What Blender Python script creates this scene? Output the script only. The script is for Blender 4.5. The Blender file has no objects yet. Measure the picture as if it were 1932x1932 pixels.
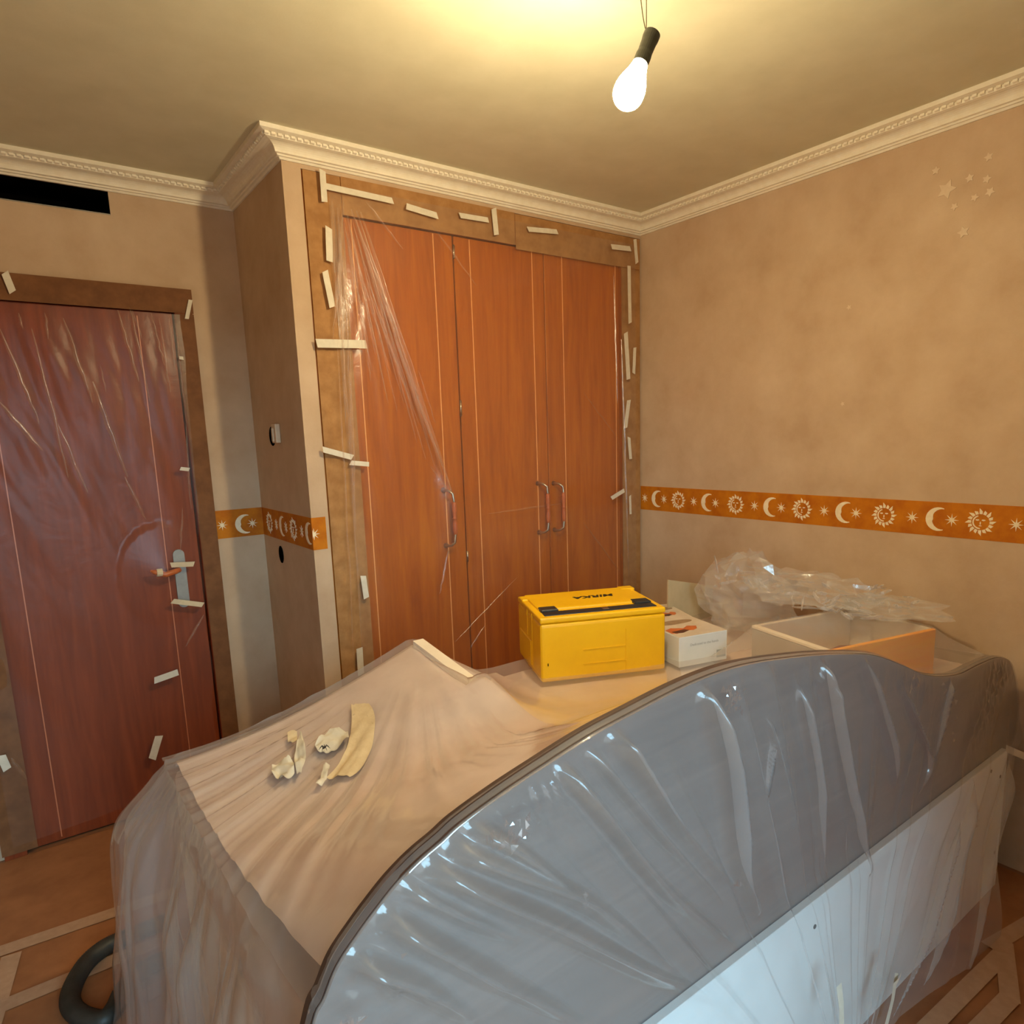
import bpy, bmesh, math, random
from mathutils import Vector, Matrix, noise
random.seed(7)
scn = bpy.context.scene
col = scn.collection
PI = math.pi

# ------------------------------------------------------------------ camera
CAM = Vector((-2.52678, -2.40306, 1.4901))
CR = Vector((0.79911923, -0.60039322, -0.03060134))
CU = Vector((0.12489046, 0.11600542, 0.98536547))
CF = Vector((0.58805683, 0.79124631, -0.16768554))
FPX, SX, SY = 1277.19343, 991.18451, 1040.10238
cd = bpy.data.cameras.new('camera')
cd.sensor_width = 36.0; cd.sensor_fit = 'HORIZONTAL'
cd.lens = FPX * 36.0 / 1932.0
cd.shift_x = (966.0 - SX) / 1932.0
cd.shift_y = (SY - 966.0) / 1932.0
cd.clip_start = 0.02
cam = bpy.data.objects.new('camera', cd); col.objects.link(cam)
cam.matrix_world = Matrix(((CR.x, CU.x, -CF.x, CAM.x), (CR.y, CU.y, -CF.y, CAM.y), (CR.z, CU.z, -CF.z, CAM.z), (0, 0, 0, 1)))
scn.camera = cam

def at(px, py, ax, val):
    """direction of a photo pixel followed until it meets the plane axis = val"""
    d = CF + CR * ((px - SX) / FPX) - CU * ((py - SY) / FPX)
    return CAM + d * ((val - CAM[ax]) / d[ax])

# ------------------------------------------------------------------ world, light, exposure
w = bpy.data.worlds.new('world'); scn.world = w; w.use_nodes = True
wn = w.node_tree; bg = wn.nodes['Background']
tcw = wn.nodes.new('ShaderNodeTexCoord'); sep = wn.nodes.new('ShaderNodeSeparateXYZ'); rw = wn.nodes.new('ShaderNodeValToRGB')
wn.links.new(tcw.outputs['Generated'], sep.inputs[0]); wn.links.new(sep.outputs['Z'], rw.inputs[0])
rw.color_ramp.elements[0].position = 0.0; rw.color_ramp.elements[0].color = (0.10, 0.10, 0.10, 1)      # ground and houses below the horizon
rw.color_ramp.elements[1].position = 0.02; rw.color_ramp.elements[1].color = (0.45, 0.79, 1.0, 1)      # even pale sky
wn.links.new(rw.outputs[0], bg.inputs[0]); bg.inputs[1].default_value = 15.5
scn.view_settings.view_transform = 'Standard'
scn.view_settings.look = 'None'
scn.view_settings.gamma = 1.0
scn.view_settings.use_curve_mapping = False
scn.view_settings.exposure = 0.0
WIN_X0, WIN_X1, WIN_Z0, WIN_Z1 = -3.00, -1.70, 0.06, 2.12     # glazed door behind the camera
dl = bpy.data.lights.new('window_portal', 'AREA'); dl.shape = 'RECTANGLE'
dl.size = WIN_X1 - WIN_X0; dl.size_y = WIN_Z1 - WIN_Z0; dl.cycles.is_portal = True      # guides the sky light through the window
do = bpy.data.objects.new('window_portal', dl); col.objects.link(do)
do.location = ((WIN_X0 + WIN_X1) / 2, -3.41, (WIN_Z0 + WIN_Z1) / 2)
do.rotation_euler = (PI / 2, 0, 0)
BULB_STRENGTH = 1060.0
BULB_COLOR = (1.0, 0.81, 0.47)

# ------------------------------------------------------------------ helpers
def lin(r, g=None, b=None):
    c = (r, g, b)
    return tuple(((x / 255.0) / 12.92 if x / 255.0 <= 0.04045 else ((x / 255.0 + 0.055) / 1.055) ** 2.4) for x in c) + (1.0,)

def nodes(name):
    m = bpy.data.materials.new(name); m.use_nodes = True
    nt = m.node_tree; nt.nodes.clear()
    out = nt.nodes.new('ShaderNodeOutputMaterial')
    return m, nt, out

def N(nt, t, **kw):
    n = nt.nodes.new(t)
    for k, v in kw.items():
        setattr(n, k, v)
    return n

def coords(nt, scale=(1, 1, 1)):
    tc = N(nt, 'ShaderNodeNewGeometry')
    mp = N(nt, 'ShaderNodeMapping')
    mp.inputs['Scale'].default_value = scale
    nt.links.new(tc.outputs['Position'], mp.inputs['Vector'])
    return mp.outputs[0]

def tex_noise(nt, vec, scale, detail=4, rough=0.55, dist=0.0):
    n = N(nt, 'ShaderNodeTexNoise')
    n.inputs['Scale'].default_value = scale; n.inputs['Detail'].default_value = detail
    n.inputs['Roughness'].default_value = rough; n.inputs['Distortion'].default_value = dist
    nt.links.new(vec, n.inputs['Vector'])
    return n.outputs['Fac']

def ramp(nt, fac, stops):
    r = N(nt, 'ShaderNodeValToRGB')
    el = r.color_ramp.elements
    while len(el) < len(stops): el.new(0.5)
    for e, (p, c) in zip(el, stops): e.position = p; e.color = c
    nt.links.new(fac, r.inputs[0])
    return r.outputs[0]

def bump(nt, h, strength, dist=0.01):
    b = N(nt, 'ShaderNodeBump'); b.inputs['Strength'].default_value = strength; b.inputs['Distance'].default_value = dist
    nt.links.new(h, b.inputs['Height'])
    return b.outputs[0]

def mat(name, c1, c2=None, scale=20, stretch=(1, 1, 1), rough=0.6, bmp=0.0, bscale=None, detail=4, dist=0.0, metal=0.0, lo=0.35, hi=0.65, spec=0.5, bdist=0.005):
    m, nt, out = nodes(name)
    p = N(nt, 'ShaderNodeBsdfPrincipled')
    p.inputs['Roughness'].default_value = rough; p.inputs['Metallic'].default_value = metal
    p.inputs['Specular IOR Level'].default_value = spec
    v = coords(nt, stretch)
    f = tex_noise(nt, v, scale, detail, 0.6, dist)
    nt.links.new(ramp(nt, f, [(lo, c1), (hi, c2 or c1)]), p.inputs['Base Color'])
    if bmp:
        h = f if bscale is None else tex_noise(nt, v, bscale, 3)
        nt.links.new(bump(nt, h, bmp, bdist), p.inputs['Normal'])
    nt.links.new(p.outputs[0], out.inputs[0])
    return m

def film_mat(name, op, tint, rough=0.16, refl=1.6, bs=9.0, bstr=0.35, bdist=0.01, stretch=(1, 1, 1)):
    m, nt, out = nodes(name)
    tr = N(nt, 'ShaderNodeBsdfTransparent')
    df = N(nt, 'ShaderNodeBsdfDiffuse'); tl = N(nt, 'ShaderNodeBsdfTranslucent'); gl = N(nt, 'ShaderNodeBsdfGlossy')
    df.inputs['Color'].default_value = tint; tl.inputs['Color'].default_value = tint
    gl.inputs['Roughness'].default_value = rough; gl.inputs['Color'].default_value = (1, 1, 1, 1)
    v = coords(nt, stretch)
    h = tex_noise(nt, v, bs, 5, 0.62, 0.6)
    nb = bump(nt, h, bstr, bdist)
    nt.links.new(nb, gl.inputs['Normal'])
    lw = N(nt, 'ShaderNodeLayerWeight'); nt.links.new(nb, lw.inputs['Normal'])     # Schlick reflectance, same from both sides of the film
    pw = N(nt, 'ShaderNodeMath', operation='POWER'); pw.inputs[1].default_value = 5.0
    nt.links.new(lw.outputs['Facing'], pw.inputs[0])
    mu = N(nt, 'ShaderNodeMath', operation='MULTIPLY_ADD', use_clamp=True); mu.inputs[1].default_value = 0.9; mu.inputs[2].default_value = 0.045 * refl
    nt.links.new(pw.outputs[0], mu.inputs[0])
    a = N(nt, 'ShaderNodeMixShader'); a.inputs[0].default_value = 0.45
    nt.links.new(df.outputs[0], a.inputs[1]); nt.links.new(tl.outputs[0], a.inputs[2])
    b = N(nt, 'ShaderNodeMixShader'); b.inputs[0].default_value = op
    nt.links.new(tr.outputs[0], b.inputs[1]); nt.links.new(a.outputs[0], b.inputs[2])
    c = N(nt, 'ShaderNodeMixShader')
    nt.links.new(mu.outputs[0], c.inputs[0]); nt.links.new(b.outputs[0], c.inputs[1]); nt.links.new(gl.outputs[0], c.inputs[2])
    nt.links.new(c.outputs[0], out.inputs[0])
    return m

def emit(name, color, s):
    m, nt, out = nodes(name)
    e = N(nt, 'ShaderNodeEmission'); e.inputs[0].default_value = color + (1,); e.inputs[1].default_value = s
    nt.links.new(e.outputs[0], out.inputs[0]); return m

M = {}
M['wall'] = mat('wall_paint', lin(189, 160, 131), lin(208, 182, 154), scale=5.0, rough=0.85, detail=8, bmp=0.06, bscale=140, lo=0.3, hi=0.7, spec=0.2)
M['ceiling'] = mat('ceiling_paint', lin(214, 208, 180), lin(221, 215, 188), scale=6, rough=0.9, bmp=0.05, bscale=160, spec=0.15)
M['plaster'] = mat('plaster_white', lin(238, 228, 206), lin(244, 236, 218), scale=30, rough=0.7, spec=0.3)
M['border'] = mat('border_orange', lin(176, 94, 10), lin(206, 126, 18), scale=14, rough=0.7, detail=7, lo=0.3, hi=0.7, spec=0.25)
M['motif'] = mat('motif_cream', lin(240, 222, 186), lin(248, 234, 205), scale=60, rough=0.8, spec=0.2)
M['motif_line'] = mat('motif_brown', lin(150, 84, 36), lin(170, 98, 44), scale=60, rough=0.8, spec=0.2)
M['kraft'] = mat('kraft_paper', lin(158, 112, 66), lin(178, 132, 82), scale=18, stretch=(1, 1, 1), rough=0.75, bmp=0.5, bscale=11, spec=0.3, bdist=0.008)
M['kraftdark'] = mat('kraft_paper_dark', lin(112, 72, 42), lin(130, 86, 52), scale=18, rough=0.75, bmp=0.4, bscale=11, spec=0.3, bdist=0.008)
M['floorpaper'] = mat('floor_paper', lin(150, 98, 62), lin(168, 112, 72), scale=8, rough=0.7, bmp=0.25, bscale=6, spec=0.3, bdist=0.01)
M['floor'] = mat('floor_tile', lin(140, 96, 66), lin(150, 104, 72), scale=5, rough=0.5)
M['tape'] = mat('masking_tape', lin(218, 208, 188), lin(228, 219, 200), scale=40, rough=0.65, bmp=0.2, bscale=120, bdist=0.001)
M['tapecream'] = mat('masking_tape_cream', lin(214, 190, 150), lin(222, 200, 162), scale=40, rough=0.65, bmp=0.3, bscale=90, bdist=0.002)
M['floortape'] = mat('floor_tape', lin(180, 142, 112), lin(190, 152, 122), scale=40, rough=0.6)

def wood(name, c1, c2, c3, rough=0.38, stretch=(9, 9, 0.7), spec=0.5):
    m, nt, out = nodes(name)
    p = N(nt, 'ShaderNodeBsdfPrincipled'); p.inputs['Roughness'].default_value = rough; p.inputs['Specular IOR Level'].default_value = spec
    v = coords(nt, stretch)
    f1 = tex_noise(nt, v, 2.2, 6, 0.6, 1.2)
    f2 = tex_noise(nt, v, 14.0, 4, 0.7, 0.3)
    ad = N(nt, 'ShaderNodeMath', operation='MULTIPLY_ADD'); ad.inputs[1].default_value = 0.35
    nt.links.new(f2, ad.inputs[0]); nt.links.new(f1, ad.inputs[2])
    nt.links.new(ramp(nt, ad.outputs[0], [(0.45, c1), (0.68, c2), (0.9, c3)]), p.inputs['Base Color'])
    nt.links.new(p.outputs[0], out.inputs[0])
    return m
M['cherry'] = wood('cherry_wood', lin(156, 75, 4), lin(176, 91, 7), lin(190, 105, 12))
M['inlay'] = mat('inlay_light', lin(232, 160, 96), lin(240, 172, 108), scale=40, rough=0.4)
M['doorwood'] = wood('door_wood', lin(118, 50, 18), lin(132, 57, 21), lin(146, 66, 27), rough=0.6, spec=0.25)
M['doorline'] = mat('door_groove', lin(200, 116, 72), lin(208, 126, 82), scale=40, rough=0.4)
M['panelbrown'] = wood('panel_brown', lin(108, 86, 74), lin(116, 93, 80), lin(124, 100, 87), rough=0.5, stretch=(0.7, 9, 9))
M['edgebrown'] = mat('edge_brown', lin(64, 42, 32), lin(76, 50, 38), scale=20, rough=0.5)
M['panelwhite'] = mat('panel_white', lin(232, 234, 232), lin(240, 241, 239), scale=8, rough=0.45)
M['bedding'] = mat('bedding', lin(210, 186, 172), lin(222, 199, 186), scale=9, rough=0.9, bmp=0.2, bscale=7)
M['boardwhite'] = mat('board_white', lin(236, 220, 198), lin(242, 228, 208), scale=12, rough=0.5)
M['yellow'] = mat('toolbox_yellow', lin(244, 186, 0), lin(250, 194, 4), scale=9, rough=0.42, bmp=0.03, bscale=300, bdist=0.001)
M['black'] = mat('plastic_black', lin(34, 34, 36), lin(46, 46, 48), scale=20, rough=0.45)
M['lettering'] = mat('lettering_black', lin(42, 26, 14), lin(50, 30, 16), scale=20, rough=0.6)
M['carton'] = mat('carton_white', lin(226, 236, 244), lin(234, 241, 248), scale=10, rough=0.45)
M['cartontop'] = mat('carton_top_print', lin(206, 190, 172), lin(220, 206, 190), scale=10, rough=0.4)
M['printorange'] = mat('print_orange', lin(196, 96, 44), lin(216, 120, 56), scale=50, rough=0.4)
M['printbrown'] = mat('print_brown', lin(70, 36, 24), lin(96, 50, 32), scale=50, rough=0.4)
M['printtan'] = mat('print_tan', lin(150, 124, 98), lin(170, 142, 112), scale=50, rough=0.4)
M['printgrey'] = mat('print_grey', lin(168, 178, 188), lin(176, 186, 196), scale=50, rough=0.5)
M['cardboard'] = mat('cardboard_beige', lin(196, 178, 142), lin(206, 188, 152), scale=16, rough=0.8)
M['greyboard'] = mat('grey_board', lin(168, 158, 146), lin(176, 166, 154), scale=10, rough=0.7)
M['orangewood'] = wood('orange_wood', lin(255, 158, 0), lin(255, 168, 2), lin(255, 178, 6), rough=0.5, stretch=(0.7, 9, 9))
M['darkred'] = mat('dark_red', lin(96, 30, 30), lin(120, 40, 36), scale=20, rough=0.5)
M['darkgrey'] = mat('dark_grey', lin(48, 44, 42), lin(62, 58, 54), scale=20, rough=0.6)
M['hose'] = mat('hose_rubber', lin(52, 50, 44), lin(64, 60, 54), scale=20, rough=0.5)
M['metal'] = mat('metal_nickel', lin(190, 178, 160), lin(205, 192, 172), scale=20, rough=0.28, metal=1.0)
M['bronze'] = mat('metal_bronze', lin(150, 112, 84), lin(170, 128, 96), scale=20, rough=0.3, metal=1.0)
M['handlewood'] = wood('handle_wood', lin(176, 84, 40), lin(192, 98, 48), lin(204, 110, 58))
M['greymetal'] = mat('grey_metal', lin(150, 146, 138), lin(164, 160, 150), scale=30, rough=0.45, metal=0.3)
M['hole_shade'] = mat('hole_shade_black', lin(10, 9, 8), lin(14, 12, 10), scale=5, rough=0.9, spec=0.0)  # black colour stands in for the shade inside holes and the slot
M['socketblack'] = mat('lamp_holder', lin(22, 20, 10), lin(30, 28, 15), scale=40, rough=0.45)
M['wire'] = mat('wire_insulation', lin(70, 58, 22), lin(80, 66, 28), scale=40, rough=0.5)
M['bulb'] = emit('bulb_glow', BULB_COLOR, BULB_STRENGTH)
M['bulbneck'] = emit('bulb_neck_glow', BULB_COLOR, BULB_STRENGTH * 0.10)
M['socketpale'] = mat('switch_ivory', lin(210, 186, 158), lin(220, 198, 170), scale=40, rough=0.5)
M['sticker'] = mat('sticker_pale', lin(212, 188, 160), lin(218, 196, 168), scale=60, rough=0.6)
M['shutter'] = mat('shutter_white', lin(220, 220, 214), lin(228, 228, 222), scale=10, rough=0.6)
M['film_bed'] = film_mat('film_dust_sheet', 0.22, lin(228, 226, 226), rough=0.16, refl=1.3, bs=14, bstr=0.10)
M['film_glint'] = film_mat('film_glint', 0.06, lin(232, 232, 234), rough=0.10, refl=5.0, bs=14, bstr=0.05)  # boosted gloss for the highlights added on the dust sheet
M['film_wardrobe'] = film_mat('film_wardrobe', 0.07, lin(228, 220, 214), rough=0.2, refl=1.2, bs=7, bstr=0.25)
M['film_door'] = film_mat('film_door', 0.05, lin(220, 200, 190), rough=0.3, refl=0.35, bs=8, bstr=0.2)
M['film_pleat'] = film_mat('film_pleat', 0.15, lin(244, 196, 156), rough=0.24, refl=2.2, bs=30, bstr=0.3)  # warm tint stands in for orange highlights on the pleats
M['film_bag'] = film_mat('film_bag', 0.30, lin(240, 238, 238), rough=0.14, refl=2.6, bs=16, bstr=0.15)
M['film_bagfold'] = film_mat('film_bagfold', 0.42, lin(244, 243, 244), rough=0.2, refl=3.0, bs=30, bstr=0.2)
mg, nt, out = nodes('window_glass')
a = N(nt, 'ShaderNodeBsdfTransparent'); b = N(nt, 'ShaderNodeBsdfGlossy'); b.inputs['Roughness'].default_value = 0.02
fr = N(nt, 'ShaderNodeFresnel'); mx = N(nt, 'ShaderNodeMixShader')
nt.links.new(fr.outputs[0], mx.inputs[0]); nt.links.new(a.outputs[0], mx.inputs[1]); nt.links.new(b.outputs[0], mx.inputs[2]); nt.links.new(mx.outputs[0], out.inputs[0])
M['glass'] = mg

def origin(o):
    p = Vector((0, 0, 0))
    while o is not None:
        p += o.location; o = o.parent
    return p

def tag(o, label=None, cat=None, group=None, kind=None):
    if label: o['label'] = label
    if cat: o['category'] = cat
    if group: o['group'] = group
    if kind: o['kind'] = kind
    return o

def thing(name, loc, label=None, cat=None, group=None, kind=None):
    o = bpy.data.objects.new(name, None); col.objects.link(o)
    o.location = loc; o.empty_display_size = 0.05
    return tag(o, label, cat, group, kind)

class MB:
    """collects vertices and faces given in world space; build() links them as ONE mesh object"""
    def __init__(s): s.v = []; s.f = []; s.split = None
    def vert(s, p): s.v.append(tuple(p)); return len(s.v) - 1
    def add(s, vs, fs):
        o = len(s.v); s.v += [tuple(p) for p in vs]; s.f += [tuple(i + o for i in f) for f in fs]; return s
    def box(s, x0, x1, y0, y1, z0, z1, T=None):
        vs = [Vector(p) for p in ((x0, y0, z0), (x1, y0, z0), (x1, y1, z0), (x0, y1, z0), (x0, y0, z1), (x1, y0, z1), (x1, y1, z1), (x0, y1, z1))]
        if T is not None: vs = [T @ p for p in vs]
        return s.add(vs, [(0, 3, 2, 1), (4, 5, 6, 7), (0, 1, 5, 4), (1, 2, 6, 5), (2, 3, 7, 6), (3, 0, 4, 7)])
    def bevel_box(s, x0, x1, y0, y1, z0, z1, r=0.005, seg=2, T=None):
        bm = bmesh.new()
        m = MB().box(x0, x1, y0, y1, z0, z1)
        vv = [bm.verts.new(p) for p in m.v]
        for f in m.f: bm.faces.new([vv[i] for i in f])
        bmesh.ops.bevel(bm, geom=list(bm.edges), offset=r, segments=seg, profile=0.6, affect='EDGES')
        return s.bm(bm, T)
    def bm(s, bm, T=None):
        bm.verts.index_update()
        vs = [(T @ v.co if T is not None else v.co.copy()) for v in bm.verts]
        s.add(vs, [[v.index for v in f.verts] for f in bm.faces]); bm.free(); return s
    def grid(s, P, closed=False):
        n = len(P); m = len(P[0]); o = len(s.v)
        for row in P: s.v += [tuple(p) for p in row]
        for i in range(n - 1):
            for j in range(m - 1 if not closed else m):
                k = (j + 1) % m
                s.f.append((o + i * m + j, o + i * m + k, o + (i + 1) * m + k, o + (i + 1) * m + j))
        return s
    def tube(s, pts, rad, seg=8, cap=True):
        pts = [Vector(p) for p in pts]; n = len(pts)
        rs = rad if isinstance(rad, (list, tuple)) else [rad] * n
        up = Vector((0, 0, 1)); rows = []
        t0 = (pts[1] - pts[0]).normalized()
        a = t0.orthogonal().normalized()
        for i in range(n):
            t = (pts[min(i + 1, n - 1)] - pts[max(i - 1, 0)]).normalized()
            a = (a - t * a.dot(t)).normalized(); b = t.cross(a)
            rows.append([pts[i] + (a * math.cos(2 * PI * k / seg) + b * math.sin(2 * PI * k / seg)) * rs[i] for k in range(seg)])
        o = len(s.v); s.grid(rows, True)
        if cap:
            s.f.append(tuple(o + k for k in range(seg))[::-1]); s.f.append(tuple(o + (n - 1) * seg + k for k in range(seg)))
        return s
    def lathe(s, prof, T=None, seg=20):
        rows = [[Vector((r * math.cos(2 * PI * k / seg), r * math.sin(2 * PI * k / seg), z)) for k in range(seg)] for r, z in prof]
        if T is not None: rows = [[T @ p for p in r] for r in rows]
        return s.grid(rows, True)
    def prism(s, poly, f0, f1):
        """poly: list of 2D points; f0 / f1 map a 2D point to the two end faces"""
        n = len(poly); o = len(s.v)
        s.v += [tuple(f0(p)) for p in poly] + [tuple(f1(p)) for p in poly]
        s.f.append(tuple(o + i for i in range(n))[::-1]); s.f.append(tuple(o + n + i for i in range(n)))
        for i in range(n):
            k = (i + 1) % n; s.f.append((o + i, o + k, o + n + k, o + n + i))
        return s
    def build(s, name, m, parent=None, smooth=False, org=None):
        base = origin(parent) if parent is not None else (Vector(org) if org is not None else Vector((0, 0, 0)))
        me = bpy.data.meshes.new(name)
        me.from_pydata([(p[0] - base.x, p[1] - base.y, p[2] - base.z) for p in s.v], [], s.f)
        me.update()
        b = bmesh.new(); b.from_mesh(me); bmesh.ops.recalc_face_normals(b, faces=b.faces); b.to_mesh(me); b.free()
        for m_ in (m if isinstance(m, tuple) else (m,)): me.materials.append(M[m_])
        if s.split is not None: me.polygons.foreach_set('material_index', [0 if k_ < s.split else 1 for k_ in range(len(me.polygons))])
        if smooth:
            me.polygons.foreach_set('use_smooth', [True] * len(me.polygons))
        o = bpy.data.objects.new(name, me); col.objects.link(o)
        if parent is not None: o.parent = parent
        elif org is not None: o.location = base
        return o

def struct(name, mb, m, parent=None):
    return tag(mb.build(name, m, parent), kind='structure') if parent is None else mb.build(name, m, parent)

def sstep(a, b, x):
    t = min(1.0, max(0.0, (x - a) / (b - a))); return t * t * (3 - 2 * t)

# ------------------------------------------------------------------ the room
W, D, H = 1.69585, 0.61061, 2.48201
ZC, CP = 2.41349, 0.08771
ZB1, ZB2 = 1.22325, 1.10519
XL, YF = -3.30, -3.30           # left wall, front (window) wall
STRIP_X = -1.632                # bare wall strip left of the wardrobe ends here

struct('floor', MB().box(XL - .1, .1, YF - .1, D + .1, -.08, 0), 'floor')
struct('ceiling', MB().box(XL - .1, .1, YF - .1, D + .9, H, H + .1), 'ceiling')
struct('wall_right', MB().box(0, .1, YF - .1, .02, 0, H), 'wall')
struct('wall_left', MB().box(XL - .1, XL, YF - .1, D + .1, 0, H), 'wall')
struct('wall_back', MB().box(-W, STRIP_X, 0, .62, 0, H).box(STRIP_X, 0.1, .55, .62, 0, H).box(STRIP_X, 0, .0, .55, 2.40, H), 'wall')
# door wall, with the door opening and the long slot under the cornice left open
DX1 = -1.892; DX0 = -2.735; DZ = 2.09           # outside of the door frame
VX1, VX0, VZ0, VZ1 = -2.129, -2.95, 2.336, 2.416
wd = MB()
wd.box(DX1 - .0, -W, D, D + .1, 0, H).box(XL, DX0, D, D + .1, 0, VZ0).box(DX0, DX1, D, D + .1, DZ, VZ0)
wd.box(XL, VX0, D, D + .1, VZ0, H).box(VX1, DX1, D, D + .1, VZ0, H).box(VX0, VX1, D, D + .1, VZ1, H)
wd.box(DX0 - .1, DX1 + .1, D + .16, D + .2, -.02, DZ + .05).box(DX0 - .1, DX0, D + .1, D + .16, 0, DZ).box(DX1, DX1 + .1, D + .1, D + .16, 0, DZ).box(DX0, DX1, D + .1, D + .16, DZ, DZ + .05).box(DX0 - .1, DX1 + .1, D + .1, D + .2, -.06, -.001)     # unseen shallow box added behind the door, keeps sky light out of the gaps
walld = struct('wall_door', wd, 'wall')
# window wall behind the camera
ww = MB()
ww.box(XL, WIN_X0, YF - .1, YF, 0, H).box(WIN_X1, .0, YF - .1, YF, 0, H).box(WIN_X0, WIN_X1, YF - .1, YF, WIN_Z1, H).box(WIN_X0, WIN_X1, YF - .1, YF, 0, WIN_Z0)
struct('wall_front', ww, 'wall')
win = thing('window_1', ((WIN_X0 + WIN_X1) / 2, YF - .05, WIN_Z0), kind='structure')
fm = MB(); t = .05; xm = (WIN_X0 + WIN_X1) / 2
for x in (WIN_X0, xm - t / 2, WIN_X1 - t): fm.box(x, x + t, YF - .07, YF - .03, WIN_Z0, WIN_Z1)
fm.box(WIN_X0 + t, WIN_X1 - t, YF - .07, YF - .03, WIN_Z1 - t, WIN_Z1).box(WIN_X0 + t, WIN_X1 - t, YF - .07, YF - .03, WIN_Z0, WIN_Z0 + t)
fm.build('window_frame', 'shutter', win)
for x0, x1 in ((WIN_X0 + t, xm - t / 2), (xm + t / 2, WIN_X1 - t)):
    MB().box(x0, x1, YF - .052, YF - .048, WIN_Z0 + t, WIN_Z1 - t).build('pane', 'glass', win)
# slot of a missing air grille under the cornice
MB().box(VX0 - .02, VX1 + .02, D + .10, D + .30, VZ0 - .05, VZ0 - .03).box(VX0 - .02, VX1 + .02, D + .10, D + .3, VZ1 + .03, VZ1 + .05) \
    .box(VX0 - .02, VX1 + .02, D + .28, D + .3, VZ0 - .05, VZ1 + .05).box(VX0 - .02, VX0, D + .1, D + .3, VZ0 - .05, VZ1 + .05).box(VX1, VX1 + .02, D + .1, D + .3, VZ0 - .05, VZ1 + .05) \
    .box(VX0, VX1, D + .012, D + .1, VZ0 - .004, VZ0 + .001).box(VX1 - .001, VX1 + .003, D + .006, D + .1, VZ0, VZ1).box(VX0, VX1, D + .012, D + .1, VZ1 - .001, VZ1 + .003).build('duct_recess', 'hole_shade', walld)
MB().box(VX0, VX1, D - .003, D + .012, VZ0 - .003, VZ0).build('slot_rim', 'greymetal', walld)

# ------------------------------------------------------------------ cornice, mitred round the corners
path = [(XL, D), (-W, D), (-W, 0), (0, 0), (0, YF), (XL, YF), (XL, D)]
dr = H - ZC
prof = [(0, H - dr), (.006, H - dr), (.010, H - dr + .006), (.016, H - dr + .007), (.018, H - dr + .012), (.024, H - dr + .013)]
for k in range(7):                                          # cove
    a = k / 6 * PI / 2
    prof.append((.026 + .030 * (1 - math.cos(a)), H - dr + .014 + .024 * math.sin(a)))
prof += [(.060, H - dr + .039), (.066, H - dr + .040), (.068, H - dr + .045), (.068, H - dr + .050), (.078, H - dr + .052), (.0877, H - dr + .055), (.0877, H)]
def offset_path(o):
    pts = []
    n = len(path)
    for i, (x, y) in enumerate(path):
        def nrm(a, b):
            dx, dy = b[0] - a[0], b[1] - a[1]; l = math.hypot(dx, dy); return (dy / l, -dx / l)
        prv = path[i - 1] if i > 0 else path[-2]
        nxt = path[i + 1] if i < n - 1 else path[1]
        n1 = nrm(prv, (x, y)); n2 = nrm((x, y), nxt)
        pts.append((x + o * (n1[0] + n2[0]), y + o * (n1[1] + n2[1])))
    return pts
cm = MB()
rows = []
for o, z in prof: rows.append([(x, y, z) for x, y in offset_path(o)])
cm.grid(rows)
cornice = struct('trim_1', cm, 'plaster')
# the small tooth ornament of the cornice
tm = MB()
def teeth(a, b, step=.021):
    ax, ay = a; bx, by = b; L = math.hypot(bx - ax, by - ay); ux, uy = (bx - ax) / L, (by - ay) / L
    nx, ny = uy, -ux
    k = 0
    while (k + .6) * step < L:
        s0 = k * step; s1 = s0 + step * .62
        for (za, zb, oa, ob) in ((H - dr + .041, H - dr + .0505, .066, .0745),):
            vs = []
            for s_ in (s0, s1):
                for o_ in (oa, ob):
                    for z_ in (za + (.003 if o_ == ob else 0), zb):
                        vs.append((ax + ux * s_ + nx * o_, ay + uy * s_ + ny * o_, z_))
            tm.add(vs, [(0, 1, 3, 2), (4, 6, 7, 5), (0, 2, 6, 4), (1, 5, 7, 3), (2, 3, 7, 6), (0, 4, 5, 1)])
        k += 1
teeth((-3.0, D), (-W - .07, D)); teeth((-W, D - .07), (-W, -.07)); teeth((-W - .07, 0), (-.07, 0)); teeth((0, -.07), (0, -2.2))
tag(tm.build('dentil_row', 'plaster', cornice), kind='stuff')

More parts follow.
